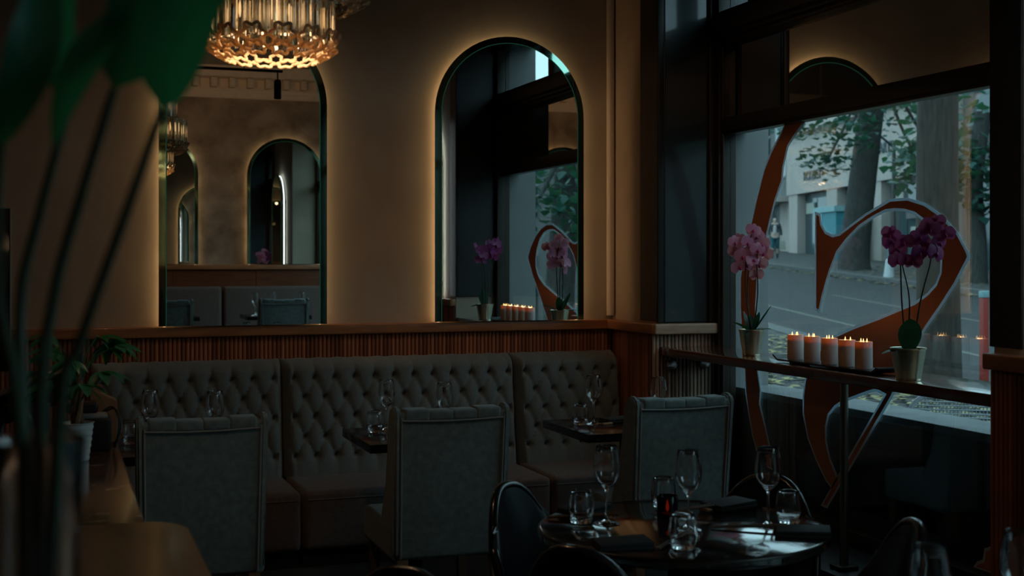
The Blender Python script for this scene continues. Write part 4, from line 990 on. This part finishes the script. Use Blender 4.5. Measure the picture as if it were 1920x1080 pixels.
fb2 = tag(E('street_terrace', front(38.2), FR), 'grey terrace down the street seen only in the right mirror', 'building')
fbx('wall', 0, 60, -4, 6.4, -8, -.6, 'facade_grey', fb2)
for i in range(10):
    for z in (-1.2, 2.8): f = fbx('window', 1.5+i*5.6, 4.2+i*5.6, z, z+2.8, -.62, -.5, 'facade_dark', fb2); fbx('pane', 1.6+i*5.6, 4.1+i*5.6, z+.1, z+2.7, -.52, -.48, 'shop_glass', f)
lbd = tag(E('corner_building', front(-2.2), FR), 'grey building with a dark doorway at the left behind the walking person', 'building')
fbx('wall', -30, 0, 0, 12, -10, -.8, 'facade_grey', lbd); fbx('canopy', -7, -.3, 4.3, 4.55, -.8, .8, 'facade_white', lbd)
for x in (-6.5, -2.6): fbx('pilaster', x, x+1.6, 0, 4.3, -.8, -.4, 'facade_white', lbd)
f = fbx('doorway', -4.8, -2.7, .5, 4.2, -.82, -.7, 'facade_dark', lbd); f = fbx('doorway', -.9, -.1, .5, 4.2, -.82, -.7, 'facade_dark', lbd)
for i in range(4): f = fbx('window', -14+i*3.2, -12+i*3.2, 5.6, 8.6, -.82, -.7, 'facade_dark', lbd); fbx('pane', -13.9+i*3.2, -12.1+i*3.2, 5.7, 8.5, -.72, -.68, 'shop_glass', f)
# teal kiosk in front of the shop
kx = Vector((30.09, 44.46))
t = tag(E('market_kiosk', (kx.x, kx.y, gz(kx.y)), FR), 'teal box kiosk standing before the white shop', 'kiosk')
fbx('kiosk_body', -1.2, 1.2, 0, 1.9, -.6, .6, 'teal_paint', t); fbx('kiosk_roof', -1.3, 1.3, 1.9, 2.12, -.7, .7, 'teal_pale', t); fbx('side_panel', -1.22, -.4, .2, 1.85, .6, .64, 'teal_pale', t)
# posts
t = tag(E('lamp_post', (27.2, 37.0, gz(37.0))), 'thin dark lamp post with a bracket right of the leaning tree', 'lamp post')
O('post', tube(B(), [(0, 0, -.2), (0, 0, 4.2)], .07, 10), 'facade_dark', t); O('bracket', tube(B(), [(0, 0, 4.1), (-.5, .1, 4.5), (-1.0, .2, 4.8)], .04, 6), 'facade_dark', t)
t = tag(E('parking_post', (21.9, 30.0, gz(30))), 'slim blue-grey street post with a pale foot near the far kerb', 'post')
O('post', tube(B(), [(0, 0, .3), (0, 0, 1.25)], .05, 10), 'post_blue', t); O('foot', lathe(B(), [(0, .55), (.09, .5), (.12, .3), (.16, .0), (0, 0)], 14), 'cane_white', t)
t = tag(E('red_post', (9.04, 10.79, gz(10.79))), 'red metal post with a pale cap at the right edge of the window', 'post')
O('post', rbox(B(), (-.035, -.035, -.1), (.035, .035, .78), .008, 2), 'post_red', t); O('cap', rbox(B(), (-.04, -.04, .78), (.04, .04, .85), .01, 2), 'teal_pale', t)
# woven cafe chair on the pavement
wc = tag(E('cane_chair', (3.95, 4.88, gz(4.9)), 2.6), 'white woven cafe chair outside behind the stone sill', 'chair')
def arc(z, r, k=.85, n=20): return [(r*math.sin(k*PI*(i/n-.5)*1.15), -r*math.cos(k*PI*(i/n-.5)*1.15)*.8, z) for i in range(n+1)]
hz = gz(4.9)
O('back_frame', tube(B(), [(.21*math.sin(a), -.05-.16*math.cos(a*.5), .45+.32*math.cos(a)**1.0*(.5)+.16) if False else (.22*math.sin(a), -.17, .60+.17*math.cos(a)) for a in [PI*(-.62+1.24*i/28) for i in range(29)]], .012, 8), 'cane_white', wc)
b = B()
for i in range(-12, 13):
    x = i*.0165; hgt = .17*math.sqrt(max(0, 1-(x/.22)**2))
    tube(b, [(x, -.168, .50), (x, -.172, .60+hgt)], .0032, 4)
for j in range(14):
    z = .50+j*.0185; hx = .22*math.sqrt(max(0, 1-(max(0, z-.60)/.17)**2)); tube(b, [(-hx, -.166, z), (hx, -.166, z)], .0032, 4)
O('woven_back', b, 'cane_white', wc); O('seat', lathe(B(), [(0, .46), (.2, .46), (.215, .45), (.2, .44), (0, .44)], 24), 'cane_white', wc)
for sx in (-1, 1):
    for sy in (-1, 1): O('leg', tube(B(), [(sx*.15, sy*.14, .44), (sx*.19, sy*.18, 0)], .012, 8), 'cane_white', wc)
t = tag(E('cafe_table', (3.86, 4.12, gz(4.1))), 'pale round cafe table outside beside the woven chair', 'table')
O('table_top', lathe(B(), [(0, .72), (.28, .72), (.285, .71), (.28, .695), (0, .695)], 36), 'sill_stone', t); O('column', tube(B(), [(0, 0, 0), (0, 0, .7)], .025, 12), 'facade_dark', t); O('base', lathe(B(), [(0, .02), (.2, .01), (.2, 0), (0, 0)], 24), 'facade_dark', t)
# woman walking towards the viewer with shopping bags
wp = (27.35, 44.95); pz = gz(wp[1])
pe = tag(E('person', (*wp, pz), -.55), 'person walking on the far pavement in a dark open jacket and teal trousers, carrying bags', 'person')
def skin(name, verts, edges, radii, m, par):
    me = bpy.data.meshes.new(name); me.from_pydata(verts, edges, []); o = bpy.data.objects.new(name, me); COL.objects.link(o); o.parent = par
    md = o.modifiers.new('skin', 'SKIN'); sv = me.skin_vertices[0].data
    for i, r in enumerate(radii): sv[i].radius = r if isinstance(r, tuple) else (r, r)
    sv[0].use_root = True; md.use_smooth_shade = True; s_ = o.modifiers.new('sub', 'SUBSURF'); s_.levels = s_.render_levels = 2
    me.materials.append(MATS[m]); return o
bv = [(0, 0, .92), (0, 0, 1.12), (0, 0, 1.33), (0, 0, 1.44), (0, -.02, 1.53), (0, -.02, 1.63),
      (-.17, 0, 1.36), (-.24, .02, 1.10), (-.25, -.05, .86), (.17, 0, 1.36), (.24, .02, 1.10), (.25, -.05, .86),
      (-.09, 0, .86), (-.10, -.08, .48), (-.10, -.02, .08), (-.10, -.14, .04), (.09, 0, .86), (.10, .04, .48), (.09, .14, .09), (.09, .04, .04)]
be = [(0,1),(1,2),(2,3),(3,4),(4,5),(2,6),(6,7),(7,8),(2,9),(9,10),(10,11),(0,12),(12,13),(13,14),(14,15),(0,16),(16,17),(17,18),(18,19)]
brd = [(.15,.11),(.125,.09),(.15,.10),.055,(.075,.09),(.075,.095),.062,.045,.035,.062,.045,.035,.095,.06,.045,.035,.095,.06,.045,.035]
skin('body', bv, be, brd, 'skin', pe)
skin('jacket', [(0, .01, .93), (0, .01, 1.15), (0, .01, 1.36), (-.17, .0, 1.37), (-.24, .02, 1.10), (-.25, -.04, .92), (.17, 0, 1.37), (.24, .02, 1.10), (.25, -.04, .92)], [(0,1),(1,2),(2,3),(3,4),(4,5),(2,6),(6,7),(7,8)], [(.17,.12),(.15,.11),(.165,.11),.075,.058,.05,.075,.058,.05], 'jacket', pe)
skin('shirt', [(0, -.06, .95), (0, -.06, 1.15), (0, -.05, 1.36)], [(0,1),(1,2)], [(.09,.085),(.085,.075),(.07,.07)], 'shirt', pe)
skin('trousers', [(0, 0, .93), (-.09, 0, .84), (-.10, -.08, .50), (-.10, -.02, .36), (.09, 0, .84), (.10, .04, .50), (.10, .1, .36)], [(0,1),(1,2),(2,3),(0,4),(4,5),(5,6)], [(.17,.125),.115,.085,.075,.115,.085,.075], 'jeans', pe)
for sx, y0, y1 in ((-.10, -.02, -.15), (.095, .12, .02)): skin('boot', [(sx, y0-.01, .38), (sx, y0, .10), (sx, y1, .05)], [(0,1),(1,2)], [.062, .055, .045], 'boot', pe)
skin('hair', [(0, .03, 1.30), (0, .045, 1.5), (0, .02, 1.66)], [(0,1),(1,2)], [(.07,.03),(.095,.06),(.09,.085)], 'hair', pe)
for sx in (-1, 1):
    t = tag(E('shopping_bag', (wp[0]+sx*.30*math.cos(-.55), wp[1]+sx*.30*math.sin(-.55), pz+.36), -.55), 'pale paper shopping bag in the hand on the %s of the walking person' % ('left' if sx < 0 else 'right'), 'bag', 'shopping bags')
    O('bag_body', rbox(B(), (-.12, -.06, 0), (.12, .06, .36), .01, 2), 'bag_paper', t); O('handle', tube(B(), [(-.06, 0, .36), (-.04, 0, .47), (.04, 0, .47), (.06, 0, .36)], .008, 6), 'bag_paper', t)
